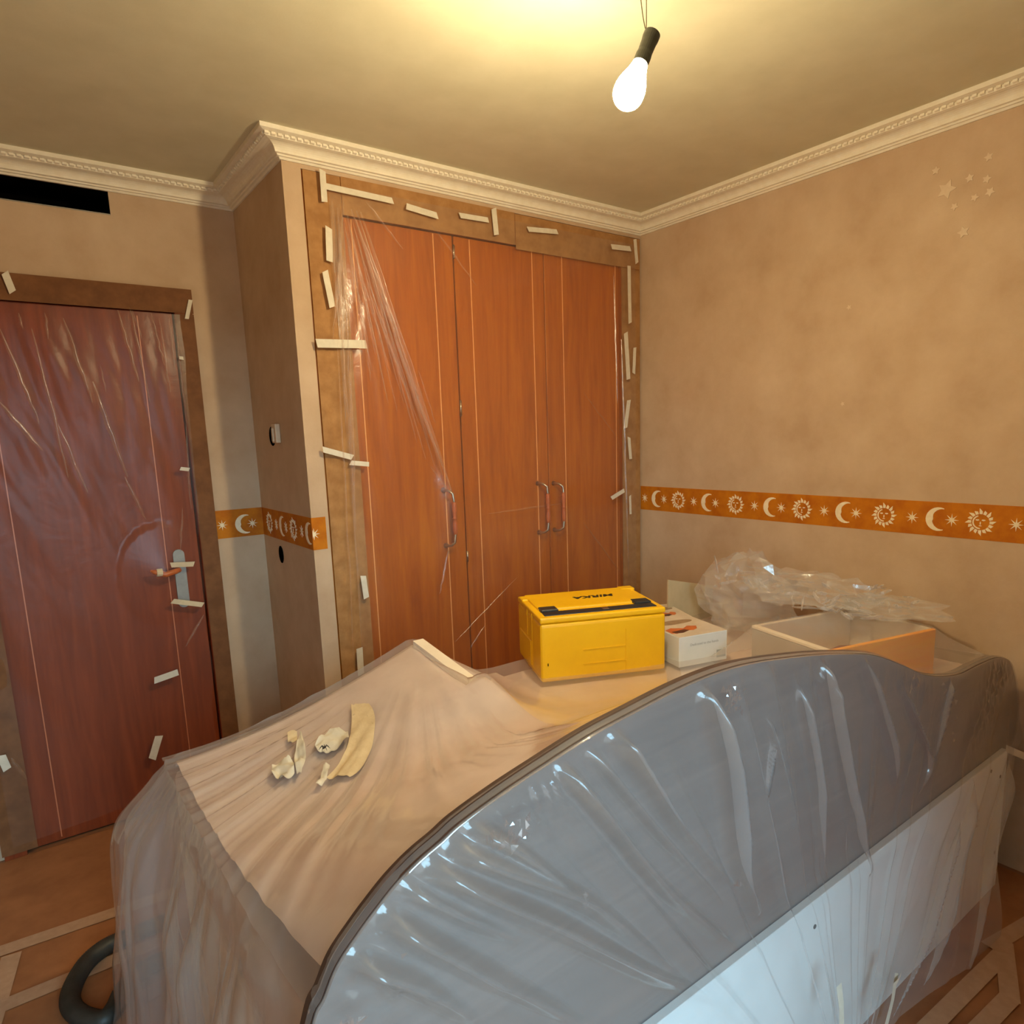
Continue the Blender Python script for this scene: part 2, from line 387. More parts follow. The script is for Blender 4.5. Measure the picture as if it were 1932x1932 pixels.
# ------------------------------------------------------------------ wallpaper border with moons, suns and stars
def star_poly(n, r0, r1, ph=PI / 2):
    return [((r0 if k % 2 == 0 else r1) * math.cos(ph + k * PI / n), (r0 if k % 2 == 0 else r1) * math.sin(ph + k * PI / n)) for k in range(2 * n)]
def moon_poly(r=.041):
    out = []
    for k in range(17):
        a = math.radians(68 + (292 - 68) * k / 16); out.append((r * math.cos(a) + .012, r * math.sin(a)))
    for k in range(1, 16):
        a = math.radians(292 - (292 - 68) * k / 16)
        rr = r * .80; px, pz = rr * math.cos(a) * 1.0 + .024, rr * math.sin(a) * 1.08
        if k == 8: px += .004
        if k == 9: px += .002
        out.append((px, pz))
    return out
def motif(kind, parent, F):
    """F maps (u along the border, v up, out of the wall) to world"""
    base = [(0, 0)]
    if kind == 'star':
        MB().prism(star_poly(8, .022, .0062), lambda p: F(p[0], p[1], .0010), lambda p: F(p[0], p[1], .0022)).build('star_motif', 'motif', parent)
    elif kind == 'moon':
        mb = MB(); pl = moon_poly()
        mb.prism(pl, lambda p: F(p[0], p[1], .0010), lambda p: F(p[0], p[1], .0022)).build('moon_motif', 'motif', parent)
    else:
        n = 16; mb = MB()
        for k in range(n):                                   # flame-shaped rays
            a = 2 * PI * k / n; r1 = .046 if k % 2 == 0 else .040
            tip = a + .10
            pl = [(.027 * math.cos(a - .16), .027 * math.sin(a - .16)), (.036 * math.cos(a - .13), .036 * math.sin(a - .13)), (r1 * math.cos(tip), r1 * math.sin(tip)), (.035 * math.cos(a + .13), .035 * math.sin(a + .13)), (.027 * math.cos(a + .16), .027 * math.sin(a + .16))]
            mb.prism(pl, lambda p: F(p[0], p[1], .0010), lambda p: F(p[0], p[1], .0022))
        # cream rim of the face, brows, nose and lips
        rim = [(.0235 * math.cos(t_), .0235 * math.sin(t_)) for t_ in [math.radians(110 + 10 * k) for k in range(17)]]
        rim += [(.0195 * math.cos(t_), .0195 * math.sin(t_)) for t_ in [math.radians(270 - 10 * k) for k in range(17)]]
        mb.prism(rim, lambda p: F(p[0], p[1], .0010), lambda p: F(p[0], p[1], .0022))
        for bx, bz, bw, bh in ((-.009, .007, .006, .0032), (.009, .007, .006, .0032), (0.0, -.003, .0018, .007), (0, -.012, .005, .0018)):
            mb.prism([(bx - bw, bz - bh * .3), (bx, bz - bh), (bx + bw, bz - bh * .3), (bx + bw * .6, bz + bh * .6), (bx - bw * .6, bz + bh * .6)], lambda p: F(p[0], p[1], .0010), lambda p: F(p[0], p[1], .0022))
        s = mb.build('sun_motif', 'motif', parent)
zm = (ZB1 + ZB2) / 2
EPS = .0010
b_r = struct('trim_2', MB().box(-EPS, 0, YF, -.0005, ZB2, ZB1), 'border')
seqy = [('star', -.03), ('moon', -.105), ('star', -.156), ('sun', -.246), ('star', -.339), ('moon', -.412), ('star', -.463), ('sun', -.571), ('star', -.667), ('moon', -.740), ('star', -.795), ('sun', -.888),
        ('star', -.983), ('moon', -1.058), ('star', -1.110), ('sun', -1.214), ('star', -1.312), ('moon', -1.386), ('star', -1.440), ('sun', -1.526), ('star', -1.627), ('moon', -1.70), ('star', -1.755), ('sun', -1.846), ('star', -1.94)]
for k, y in seqy:
    motif(k, b_r, lambda u, v, o, y=y: (-o, y - u, zm + v))
b_d = struct('trim_3', MB().box(DX1, -W - EPS, D - EPS, D, ZB2, ZB1), 'border')
for k, px, py in (('star', 419, 991), ('moon', 457, 989), ('star', 476, 987)):
    c = at(px, py, 1, D)
    motif(k, b_d, lambda u, v, o, c=c: (c.x + u, D - o, c.z + v))
b_t = struct('trim_4', MB().box(-W - EPS, -W, -.0005, D - EPS * 2, ZB2, ZB1), 'border')
for k, px, py in (('sun', 509, 986), ('star', 522, 990), ('moon', 532, 993), ('star', 540, 995), ('sun', 554, 999), ('star', 570, 1003), ('moon', 582, 1007)):
    c = at(px, py, 0, -W)
    motif(k, b_t, lambda u, v, o, c=c: (-W - o, c.y - u, zm + v))
b_s = struct('trim_5', MB().box(-W - EPS, STRIP_X - .012, -EPS, 0, ZB2, ZB1), 'border')
c = at(592, 1008, 1, 0)
pl = [(x, z) for x, z in star_poly(8, .022, .0062)]
MB().prism([(max(p[0], -W - c.x), p[1]) for p in pl], lambda p: (c.x + p[0], -.0010, c.z + p[1]), lambda p: (c.x + p[0], -.0022, c.z + p[1])).build('star_motif', 'motif', b_s)

# ------------------------------------------------------------------ fitted wardrobe
wx0, wx1, wz1 = -1.500, -.128, 2.277            # inside of its frame
ward = thing('fitted_wardrobe', (-.81, .3, 0), 'orange cherry wood fitted wardrobe with three doors beside the sun and moon wall', 'wardrobe')
MB().box(STRIP_X + .002, wx0, 0.004, .03, 0, 2.398).build('side_stile', 'cherry', ward)
MB().box(wx1, -.002, 0.004, .03, 0, 2.398).build('side_stile', 'cherry', ward)
MB().box(wx0, wx1, 0.004, .03, wz1, 2.398).build('header_rail', 'cherry', ward)
MB().box(wx0, wx1, 0.010, .03, 0, .07).build('plinth', 'cherry', ward)
MB().box(wx0, wx1, .52, .545, 0, 2.39).box(wx0 - .02, wx0, .04, .545, 0, 2.39).box(wx1, wx1 + .02, .04, .545, 0, 2.39).build('carcass', 'cherry', ward)
doors = [(wx0 + .003, -1.042, (-1.459, -1.128)), (-1.036, -.586, (-.963, -.649)), (-.582, wx1 - .003, (-.482, -.155))]
hand = [(-1.125, 1.283, 1.055), (-.637, 1.279, 1.056), (-.545, 1.273, 1.058)]
for i, (x0, x1, lines) in enumerate(doors):
    d = MB().bevel_box(x0, x1, .014, .036, .075, wz1 - .004, r=.002, seg=1).build('door', 'cherry', ward)
    for lx in lines:
        MB().box(lx - .0022, lx + .0022, .0128, .0145, .08, wz1 - .008).build('inlay_line', 'inlay', d)
    hx, hz1, hz0 = hand[i]
    # bow handle: metal ends, turned wooden grip
    pts = [(hx - .014, .013, hz1), (hx - .014, -.010, hz1), (hx - .010, -.026, hz1 - .003), (hx + .002, -.034, hz1 - .014), (hx + .006, -.034, hz1 - .045),
           (hx + .006, -.034, hz0 + .045), (hx + .002, -.034, hz0 + .014), (hx - .010, -.026, hz0 + .003), (hx - .014, -.010, hz0), (hx - .014, .013, hz0)]
    h = MB().tube(pts, [.011, .006, .0055, .0055, .0055, .0055, .0055, .0055, .006, .011], 8).build('handle', 'metal', d, smooth=True)
    prof_h = [(.004, 0), (.007, .004), (.0085, .02), (.007, .045), (.0045, .062), (.008, .066), (.0045, .070), (.007, .087), (.0085, .112), (.007, .128), (.004, .132)]
    L = hz1 - hz0
    T = Matrix.Translation((hx + .006, -.034, hz0 + L / 2 - .066))
    MB().lathe([(r_ + .002, z_) for r_, z_ in prof_h], T, 10).build('grip', 'handlewood', d, smooth=True)
    if i == 1:
        for z0, z1 in ((2.188, 2.239), (1.579, 1.642), (.973, 1.018), (.35, .40)):
            MB().tube([(x0 - .003, .010, z0), (x0 - .003, .010, z1)], .0045, 8).build('hinge', 'metal', d, smooth=True)

# masking paper on the wardrobe frame: creased kraft strips
def paper_strip(name, label, quad, nx, nz, amp, org, group='kraft paper masking the wardrobe frame'):
    """quad: x0,x1,z0,z1 in the plane y = 0 ; creased sheet about 2 mm proud of the frame"""
    x0, x1, z0, z1 = quad; mb = MB(); rows = []
    for i in range(nz + 1):
        row = []
        for j in range(nx + 1):
            u, v = j / nx, i / nz; x = x0 + (x1 - x0) * u; z = z0 + (z1 - z0) * v
            e = min(1, 6 * min(u, 1 - u) + .15) * min(1, 6 * min(v, 1 - v) + .15)
            n = noise.noise(Vector((x * 16, 3.1, z * 9))) * .6 + abs(noise.noise(Vector((x * 30 + 5, 1.7, z * 22)))) * .7
            row.append((x, -.0025 - amp * e * max(0, n + .25), z))
        rows.append(row)
    mb.grid(rows)
    return tag(mb.build(name, 'kraft', None, smooth=True, org=org), label, 'paper', group)
paper_strip('masking_paper', 'creased brown kraft paper down the wardrobe frame beside the white wall strip', (STRIP_X + .004, wx0 + .004, .03, 2.398), 14, 150, .012, (-1.57, 0, .03))
paper_strip('masking_paper', 'brown kraft paper over the wardrobe header from corner to middle tape', (wx0 + .006, -.745, wz1 - .002, 2.400), 60, 10, .004, (-1.1, 0, wz1))
paper_strip('masking_paper', 'brown kraft paper over the wardrobe header near the sun and moon wall', (-.743, -.006, wz1 - .018, 2.397), 60, 10, .003, (-.4, 0, wz1))
paper_strip('masking_paper', 'narrow brown kraft paper on wardrobe frame against the sun and moon wall', (wx1 - .002, -.006, .03, wz1 - .02), 8, 150, .004, (-.07, 0, .03))

# ------------------------------------------------------------------ films on the wardrobe and the door
def fold(mb, pts, wdt, hgt, out):
    """a standing pinch in the film: tapered tent along pts, pushed out of the sheet along `out`"""
    pts = [Vector(p) for p in pts]; out = Vector(out); n = len(pts); rows = []
    for i, p in enumerate(pts):
        t = (pts[min(i + 1, n - 1)] - pts[max(i - 1, 0)]).normalized(); s = t.cross(out).normalized()
        k = math.sin(PI * min(1, max(0, (i + .35) / (n - .3)))) ** .6
        j = 1 + .35 * math.sin(i * 2.3 + wdt * 900)
        rows.append([p - s * wdt * k, p - s * wdt * .15 * k + out * hgt * k * j, p + s * wdt * .15 * k + out * hgt * k * j * .9, p + s * wdt * k])
    mb.grid(rows)
def seg(p, q, n=9, wob=.0):
    p = Vector(p); q = Vector(q); d = (q - p)
    return [p + d * (i / (n - 1)) + Vector((noise.noise(Vector((i * .9, d.x * 50, d.z * 31))) * wob, 0, noise.noise(Vector((i * .7, 9, d.x * 77))) * wob * .5)) for i in range(n)]

def tape_px(pa, pb, width, plane, lift, parent, m='tape', flip=1):
    """tape strip between two photo pixels on a wall plane (axis 1, y)"""
    a = at(pa[0], pa[1], 1, plane); b = at(pb[0], pb[1], 1, plane)
    d = (b - a); d.y = 0; L = d.length; d.normalize(); s = Vector((-d.z, 0, d.x)) * width / 2
    n = 6; rows = []
    sk = random.uniform(-.25, .25) * width; sk2 = random.uniform(-.25, .25) * width
    for i in range(n + 1):
        p = a + d * (L * i / n)
        yy = plane - lift - .0012 * noise.noise(Vector((p.x * 40, 2, p.z * 40)))
        e = sk if i == 0 else (sk2 if i == n else 0)
        rows.append([Vector((p.x - s.x - d.x * e, yy, p.z - s.z - d.z * e)), Vector((p.x + s.x + d.x * e, yy, p.z + s.z + d.z * e))])
    mb = MB(); mb.grid(rows); mb.grid([[Vector((q.x, q.y + .0006, q.z)) for q in r] for r in rows])
    return mb.build('tape_strip', m, parent)

FY = -.022
wf = thing('plastic_sheet', (-.81, FY, 0), 'clear plastic sheet taped with white strips over the wardrobe doors', 'plastic sheet')
fmb = MB(); rows = []
fx0, fx1, fz0, fz1 = -1.545, -.045, .04, 2.365
nx, nz = 110, 150
for i in range(nz + 1):
    row = []
    for j in range(nx + 1):
        u, v = j / nx, i / nz; x = fx0 + (fx1 - fx0) * u; z = fz0 + (fz1 - fz0) * v
        e = min(1, 9 * min(u, 1 - u)) * min(1, 9 * min(v, 1 - v))
        y = FY + .010 * (1 - e)
        # handles push the sheet out
        for hx, hz1, hz0 in hand:
            dd = math.hypot((x - hx) / .10, max(0, max(hz0 - z, z - hz1)) / .22)
            y = min(y, FY - .030 * max(0, 1 - dd) ** 1.2 if dd < 1 else y)
        y -= e * .006 * noise.noise(Vector((x * 3.1, 7.7, z * 1.4))) + e * .002 * noise.noise(Vector((x * 9 + z * 2.5, 4.4, z * 2.2)))
        ang = math.atan2(x + 1.50, 2.37 - z)
        r_ = math.hypot(x + 1.5, 2.37 - z)
        if 0 < ang < .6: y -= .0035 * e * sstep(.05, .5, r_) * sstep(1.7, .8, r_) * abs(math.sin(ang * 34)) * sstep(0, .08, ang) * sstep(.6, .45, ang)
        # gathered column on the left
        if x < -1.40: y -= e * .006 * abs(math.sin((x + .02 * math.sin(z * 3)) * 190)) * sstep(-1.40, -1.47, x)
        row.append((x, y, z))
    rows.append(row)
fmb.grid(rows); fmb.split = len(fmb.f)
def wp(px, py, off=.004): p = at(px, py, 1, FY - off); return p
OUT = Vector((0, -1, 0))
for a, b, wd_, hg in (((650, 420), (700, 700), .004, .006), ((662, 395), (760, 660), .006, .009), ((672, 398), (800, 790), .006, .009), ((680, 400), (856, 940), .007, .010), ((668, 470), (735, 700), .003, .005),
                      ((690, 520), (775, 760), .003, .005), ((700, 560), (790, 800), .003, .004), ((676, 560), (700, 720), .004, .006), ((655, 600), (665, 900), .003, .004), ((640, 480), (652, 800), .004, .006),
                      ((690, 380), (760, 470), .003, .005), ((815, 425), (900, 540), .0025, .004), ((745, 640), (835, 880), .005, .006), ((780, 730), (852, 925), .004, .005), ((660, 640), (672, 1000), .003, .004),
                      ((636, 640), (668, 1240), .003, .005), ((648, 660), (684, 1230), .003, .004), ((626, 380), (634, 620), .004, .006), ((640, 385), (640, 560), .003, .005), ((1158, 520), (1165, 760), .003, .004),
                      ((1172, 640), (1186, 1090), .004, .006), ((1100, 740), (1168, 830), .002, .003), ((920, 970), (1060, 950), .003, .003), ((1100, 985), (1170, 1080), .003, .004), ((885, 1225), (915, 1180), .003, .004),
                      ((860, 1210), (975, 1090), .002, .003), ((812, 880), (850, 930), .003, .004), ((790, 700), (822, 800), .002, .003), ((845, 1040), (830, 1120), .004, .004)):
    fold(fmb, seg(wp(*a), wp(*b), 11, .004), wd_ * 1.5, hg * 1.3, OUT)
for k in range(13):
    f_ = k / 12
    fold(fmb, seg(wp(648 + 34 * f_, 400 + 26 * random.random()), wp(690 + 150 * f_ + random.uniform(-8, 8), 640 + 240 * f_ + random.uniform(-60, 60)), 12, .004), random.uniform(.003, .006), random.uniform(.005, .010), OUT)
for k in range(9):
    fold(fmb, seg(wp(622 + 34 * random.random(), 370 + 60 * random.random()), wp(626 + 36 * random.random(), 560 + 90 * random.random()), 10, .006), random.uniform(.003, .006), random.uniform(.005, .010), OUT)
fmb.build('film', ('film_wardrobe', 'film_pleat'), wf, smooth=True)
for a, b, wd_ in (((607, 322), (611, 382), .021), ((612, 352), (740, 380), .020), ((765, 390), (824, 408), .022), ((866, 407), (920, 416), .019), ((930, 394), (935, 444), .024), ((994, 433), (1050, 438), .019),
                  ((1152, 466), (1188, 470), .022), ((1196, 452), (1200, 497), .020), ((619, 430), (621, 494), .024), ((612, 512), (626, 580), .022), ((596, 648), (690, 650), .029), ((608, 848), (664, 863), .020), ((660, 873), (695, 876), .017),
                  ((1185, 502), (1187, 610), .021), ((1179, 628), (1184, 716), .026), ((1196, 656), (1194, 705), .019), ((1185, 755), (1178, 808), .024), ((1185, 825), (1188, 866), .019), ((1152, 940), (1176, 925), .020), ((1187, 935), (1188, 970), .014),
                  ((1185, 1110), (1192, 1128), .024), ((684, 1086), (690, 1128), .022), ((677, 1222), (680, 1272), .025)):
    tape_px(a, b, wd_, -.021, .0065, wf)

# ------------------------------------------------------------------ room door
door = thing('door_1', ((DX0 + DX1) / 2, D + .02, 0), kind='structure')
lx0, lx1, lz1 = DX0 + .072, DX1 - .068, DZ - .085
MB().box(lx1 + .004, DX1 - .0, D - .018, D + .1, 0, DZ).build('door_jamb', 'doorwood', door)
MB().box(DX0, lx0 - .004, D - .018, D + .1, 0, DZ).build('door_jamb', 'doorwood', door)
MB().box(lx0 - .004, lx1 + .004, D - .018, D + .1, lz1 + .004, DZ).build('door_head', 'doorwood', door)
leaf = MB().bevel_box(lx0, lx1, D + .005, D + .045, .006, lz1, r=.003, seg=1).build('door_leaf', 'doorwood', door)
for px, py in ((271, 700), (25, 1000)):
    c = at(px, py, 1, D + .005)
    MB().box(c.x - .0018, c.x + .0018, D + .0035, D + .006, .02, lz1 - .02).build('inlay_line', 'doorline', leaf)
pc = at(342, 1090, 1, D)
plate = []
for k in range(9): a = PI * k / 8; plate.append((pc.x + .021 * math.cos(a), 1.060 + .021 * math.sin(a)))
for k in range(9): a = PI + PI * k / 8; plate.append((pc.x + .021 * math.cos(a), .862 + .021 * math.sin(a)))
hp = MB().prism(plate, lambda p: (p[0], D + .005, p[1]), lambda p: (p[0], D - .003, p[1])).build('handle_plate', 'greymetal', door)
ha = at(338, 1076, 1, D - .05); hb = at(285, 1079, 1, D - .05)
MB().tube([(ha.x, D - .003, ha.z), (ha.x, D - .045, ha.z), (ha.x - .012, D - .052, ha.z - .002), ((ha.x + hb.x) / 2, D - .054, ha.z - .010), (hb.x + .012, D - .052, hb.z - .002), (hb.x - .002, D - .048, hb.z + .004)], [.010, .010, .011, .012, .010, .005], 10).build('lever', 'handlewood', hp, smooth=True)

df = thing('plastic_sheet', ((DX0 + DX1) / 2, D - .03, 0), 'wrinkled clear plastic sheet taped over the dark red-brown room door', 'plastic sheet')
dmb = MB(); rows = []
DFY = D - .026
nx, nz = 90, 150
for i in range(nz + 1):
    row = []
    for j in range(nx + 1):
        u, v = j / nx, i / nz; z = .10 + (1.995 - .10) * v
        xr = -1.935 - .05 * (1 - v) + .012 * noise.noise(Vector((1.5, z * 5, 3)))
        xl = DX0 + .03
        x = xl + (xr - xl) * u
        e = min(1, 8 * min(u, 1 - u)) * min(1, 10 * (1 - v) + .1)
        sag = noise.noise(Vector((x * 7 + z * 2.6, 5.5, z * 1.3)))
        y = DFY - e * (.012 * sag + .004 * abs(noise.noise(Vector((x * 21 + z * 7.5, 1.5, z * 2.8)))) )
        y -= e * .0025 * abs(math.sin(x * 46 + 1.6 * z + 2 * sag)) * sstep(1.1, 1.9, z)
        dd = math.hypot((x - ha.x + .05) / .16, (z - 1.0) / .2)
        if dd < 1: y = min(y, DFY - .008 - .03 * (1 - dd))
        zz = z - .05 * (1 - u) * (1 - v)
        row.append((x, min(y, D - .021), zz))
    rows.append(row)
dmb.grid(rows); dmb.split = len(dmb.f)
def dp(px, py): return at(px, py, 1, DFY - .012)
for a, b, wd_, hg in (((120, 600), (175, 760), .006, .010), ((175, 720), (240, 900), .008, .012), ((235, 900), (275, 980), .006, .010), ((222, 585), (262, 720), .006, .008), ((245, 580), (285, 760), .005, .008),
                      ((250, 585), (268, 640), .004, .008), ((285, 590), (310, 690), .004, .007), ((300, 600), (322, 740), .004, .007), ((320, 600), (330, 700), .003, .006), ((60, 620), (130, 900), .005, .007), ((0, 620), (75, 800), .006, .008),
                      ((0, 760), (80, 850), .008, .010), ((110, 800), (165, 930), .006, .009), ((35, 590), (42, 620), .004, .007), ((85, 590), (92, 640), .004, .007), ((190, 690), (200, 740), .003, .005), ((330, 600), (352, 800), .004, .008),
                      ((350, 800), (360, 960), .004, .008), ((345, 960), (340, 1040), .004, .006), ((385, 1160), (350, 1220), .005, .006), ((20, 1430), (50, 1470), .006, .008)):
    fold(dmb, seg(dp(*a), dp(*b), 10, .005), wd_ * 1.2, hg * .8, OUT)
dmb.build('film', ('film_door', 'film_pleat'), df, smooth=True)
for a, b, wd_, m in (((291, 1284), (336, 1268), .026, 'tape'), ((287, 1432), (300, 1388), .028, 'tape'), ((322, 1066), (366, 1064), .020, 'tapecream'), ((325, 1134), (383, 1141), .020, 'tapecream'), ((340, 884), (357, 886), .014, 'tape'),
                     ((2, 1425), (14, 1452), .026, 'tape'), ((338, 675), (346, 676), .012, 'tape')):
    tape_px(a, b, wd_, DFY - .016, .002, df, m)
# tape wound round the lever
c = at(301, 1080, 1, D - .053)
MB().tube([(c.x - .010, D - .053, c.z), (c.x + .010, D - .053, c.z - .001)], .0155, 12).build('tape_wrap', 'tapecream', df)

def door_paper(label, x0, x1, z0, z1, nx, nz, amp):
    mb = MB(); rows = []
    for i in range(nz + 1):
        row = []
        for j in range(nx + 1):
            u, v = j / nx, i / nz; x = x0 + (x1 - x0) * u; z = z0 + (z1 - z0) * v
            e = min(1, 5 * min(u, 1 - u) + .1) * min(1, 5 * min(v, 1 - v) + .1)
            row.append((x, D - .0205 - amp * e * (.4 + noise.noise(Vector((x * 14, 8.1, z * 5)))), z))
        rows.append(row)
    mb.grid(rows)
    return tag(mb.build('masking_paper', 'kraftdark', None, smooth=True, org=((x0 + x1) / 2, D - .02, z0)), label, 'paper', 'kraft paper masking the door frame')
door_paper('brown kraft paper down the door jamb beside the alcove', lx1 + .006, DX1 + .004, .02, DZ - .09, 6, 90, .004)
dh = door_paper('brown kraft paper along the door head under the black slot', DX0, DX1 + .004, DZ - .088, DZ + .003, 60, 8, .006)
dl_ = door_paper('brown kraft paper down the door jamb far from the alcove', DX0 - .006, lx0 + .03, .02, DZ - .09, 8, 90, .008)
tape_px((9, 515), (24, 552), .022, D - .022, .008, dh)
tape_px((359, 566), (352, 602), .014, D - .022, .005, dh)

# ------------------------------------------------------------------ wall boxes in the alcove
def on_ret(px, py): return at(px, py, 0, -W)
sb = thing('wall_socket_box', on_ret(517, 822), 'open round wall box with a loose ivory switch mechanism, above the border', 'wall box')
c = on_ret(514, 823)
ring = [(.038 * math.cos(2 * PI * k / 20), .038 * math.sin(2 * PI * k / 20)) for k in range(20)]
MB().prism(ring, lambda p: (-W - .0005, c.y + p[0], c.z + p[1]), lambda p: (-W - .0012, c.y + p[0], c.z + p[1])).build('shade_disc', 'hole_shade', sb)  # flat black disc on the wall, painted shade of the open box
c2 = on_ret(525, 818)
MB().bevel_box(-W - .020, -W - .001, c2.y - .030, c2.y + .020, c2.z - .036, c2.z + .036, r=.004).build('mechanism', 'socketpale', sb)
MB().bevel_box(-W - .026, -W - .020, c2.y - .012, c2.y + .004, c2.z - .030, c2.z + .020, r=.002).build('rocker', 'socketpale', sb)
c = on_ret(531, 1046)
hole = [(.030 * math.cos(2 * PI * k / 16), .036 * math.sin(2 * PI * k / 16)) for k in range(16)]
sb2 = thing('wall_socket_box', c, 'empty dark wall box hole below the sun and moon border', 'wall box')
MB().prism(hole, lambda p: (-W - .0005, c.y + p[0], c.z + p[1]), lambda p: (-W - .0014, c.y + p[0], c.z + p[1])).build('shade_disc', 'hole_shade', sb2)  # black disc in place of the dark inside the empty box

# glow star stickers on the right wall
for px, py, r, lab in ((1766, 322, .014, None), (1786, 358, .030, 'largest pale five-pointed star sticker high on the sun and moon wall'), (1830, 336, .014, None), (1862, 338, .014, None), (1868, 362, .015, None), (1839, 373, .013, None), (1801, 390, .013, None),
                       (1818, 438, .019, 'pale star sticker just below the star cluster on the wall'), (1866, 296, .014, None), (1602, 580, .010, 'lone tiny pale star sticker mid-wall, away from the cluster'), (1590, 762, .009, 'tiny pale star sticker between cluster and border')):
    c = at(px, py, 0, 0)
    rot = random.uniform(0, 6)
    pl = star_poly(5, r, r * .5, rot)
    o = MB().prism(pl, lambda p: (-.0003, p[0] + c.y, p[1] + c.z), lambda p: (-.0018, p[0] + c.y, p[1] + c.z)).build('star_sticker', 'sticker', None, org=c)
    tag(o, lab or 'small pale star sticker in the cluster high on the wall', 'sticker', 'star stickers on the wall')

# ------------------------------------------------------------------ hanging bulb
lamp_c = at(1183, 150, 2, 2.213)
tdepth = (lamp_c - CAM).dot(CF)
def ldep(px, py, off=0): return CAM + (CF + CR * ((px - SX) / FPX) - CU * ((py - SY) / FPX)) * (tdepth + off)
tipb = ldep(1175, 203); top = ldep(1231, 63)
ax = (top - tipb); LL = ax.length; ax.normalize()
hangp = Vector((top.x - .015, top.y + .01, H))
lamp = thing('pendant_bulb', hangp, 'lit bare light bulb hanging crooked from two thin wires', 'lamp')
q = Vector((0, 0, 1)).rotation_difference(ax).to_matrix().to_4x4()
T = Matrix.Translation(tipb) @ q
s = LL / .172
R0 = .0335
pb = [(.0005, 0)]
for k in range(1, 9): a = PI / 2 * k / 8; pb.append((R0 * math.sin(a) * s, (R0 - R0 * math.cos(a)) * s))
pb += [(.0332 * s, .042 * s), (.031 * s, .055 * s), (.0265 * s, .068 * s), (.0215 * s, .081 * s), (.0180 * s, .093 * s), (.0165 * s, .101 * s)]
MB().lathe(pb[:11], T, 28).build('bulb_glass', 'bulb', lamp, smooth=True)
MB().lathe(pb[10:], T, 28).build('bulb_neck', 'bulbneck', lamp, smooth=True)
ps = [(.0125, .100), (.0170, .1015), (.0172, .120), (.0160, .128), (.0168, .150), (.0182, .160), (.0182, .1705), (.0150, .172), (.0005, .172)]
MB().lathe([(r * s, z * s) for r, z in ps], T, 24).build('lamp_holder', 'socketblack', lamp, smooth=False)
side = (CR - ax * CR.dot(ax)).normalized()
j0 = T @ Vector((0, 0, .1715 * s)) - side * .014
for px0, bend in ((1205, -.004), (1219, .006)):
    e_ = ldep(px0, -5); e_ = e_ + (Vector((e_.x, e_.y, H)) - e_)
    m1 = ldep(1207 if px0 == 1205 else 1221, 20)
    pts = []
    a0, a1, a2 = j0, m1, Vector((m1.x - .004, m1.y + .002, H - .0))
    for k in range(13):
        t_ = k / 12; pts.append(a0 * (1 - t_) ** 2 + a1 * 2 * t_ * (1 - t_) + a2 * t_ ** 2)
    MB().tube(pts, .0011, 6).build('wire', 'wire', lamp, smooth=True)

# ------------------------------------------------------------------ bed with the wave-edged side panel
OUTPX = [(590, 1932), (611, 1884), (636, 1822), (676, 1761), (705, 1721), (745, 1670), (788, 1625), (832, 1587), (868, 1554), (941, 1500), (1017, 1449), (1107, 1391), (1180, 1351), (1299, 1290), (1391, 1257), (1486, 1241), (1576, 1234), (1649, 1237), (1703, 1256), (1739, 1272), (1775, 1277), (1812, 1272), (1848, 1254), (1884, 1241), (1906, 1250), (1917, 1286), (1922, 1330), (1917, 1377), (1906, 1406)]
PY = -1.680
out0 = [(-2.372, .45), (-2.368, .58), (-2.355, .70)] + [(min(p.x, -.012), p.z) for p in (at(a, b, 1, PY) for a, b in OUTPX)]
def catmull(P, n=6, dim=2):
    R_ = []
    for i in range(len(P) - 1):
        p0 = P[max(i - 1, 0)]; p1 = P[i]; p2 = P[i + 1]; p3 = P[min(i + 2, len(P) - 1)]
        for k in range(n):
            t_ = k / n
            R_.append(tuple(.5 * (2 * p1[c_] + (-p0[c_] + p2[c_]) * t_ + (2 * p0[c_] - 5 * p1[c_] + 4 * p2[c_] - p3[c_]) * t_ ** 2 + (-p0[c_] + 3 * p1[c_] - 3 * p2[c_] + p3[c_]) * t_ ** 3) for c_ in range(dim)))
    R_.append(P[-1]); return R_
outl = catmull(out0, 5)
outl = [(min(x, -.010), z) for x, z in outl]
BX0, BX1, BY0, BY1, BZ = -2.31, -.06, -1.652, -.60, .705
bed = thing('daybed', (-1.2, -1.15, 0), 'daybed with a brown wave-edged side panel and white front board, under plastic', 'bed')
poly = outl + [(-.047, .10), (-2.372, .10)]
wpn = MB().prism(poly, lambda p: (p[0], PY, p[1]), lambda p: (p[0], PY + .030, p[1])).build('wave_panel', 'panelbrown', bed)
def inset(o):                                                   # outline moved outwards by o
    R_ = []
    for i in range(len(outl)):
        a, b = outl[max(i - 1, 0)], outl[min(i + 1, len(outl) - 1)]
        tx, tz = b[0] - a[0], b[1] - a[1]; l = math.hypot(tx, tz) or 1
        R_.append((min(outl[i][0] - tz / l * o, -.006), outl[i][1] + tx / l * o))
    return R_
o1 = inset(.0012)
MB().grid([[(x, PY + .0005, z) for x, z in o1], [(x, PY + .0295, z) for x, z in o1]]).build('edge_band', 'edgebrown', wpn)
fp = MB().bevel_box(-2.45, -.135, -1.701, -1.683, .0, .470, r=.0015, seg=1).build('front_board', 'panelwhite', bed)
for px, py in ((1537, 1748), (1870, 1455), (1887, 1465), (1876, 1608)):
    c = at(px, py, 1, -1.701)
    MB().prism([(.0055 * math.cos(k * PI / 5), .0055 * math.sin(k * PI / 5)) for k in range(10)], lambda p: (c.x + p[0], -1.7008, c.z + p[1]), lambda p: (c.x + p[0], -1.7022, c.z + p[1])).build('screw', 'darkgrey', fp)
MB().bevel_box(BX0, BX1, BY0 + .004, BY1, .03, .50, r=.006).build('base', 'boardwhite', bed)
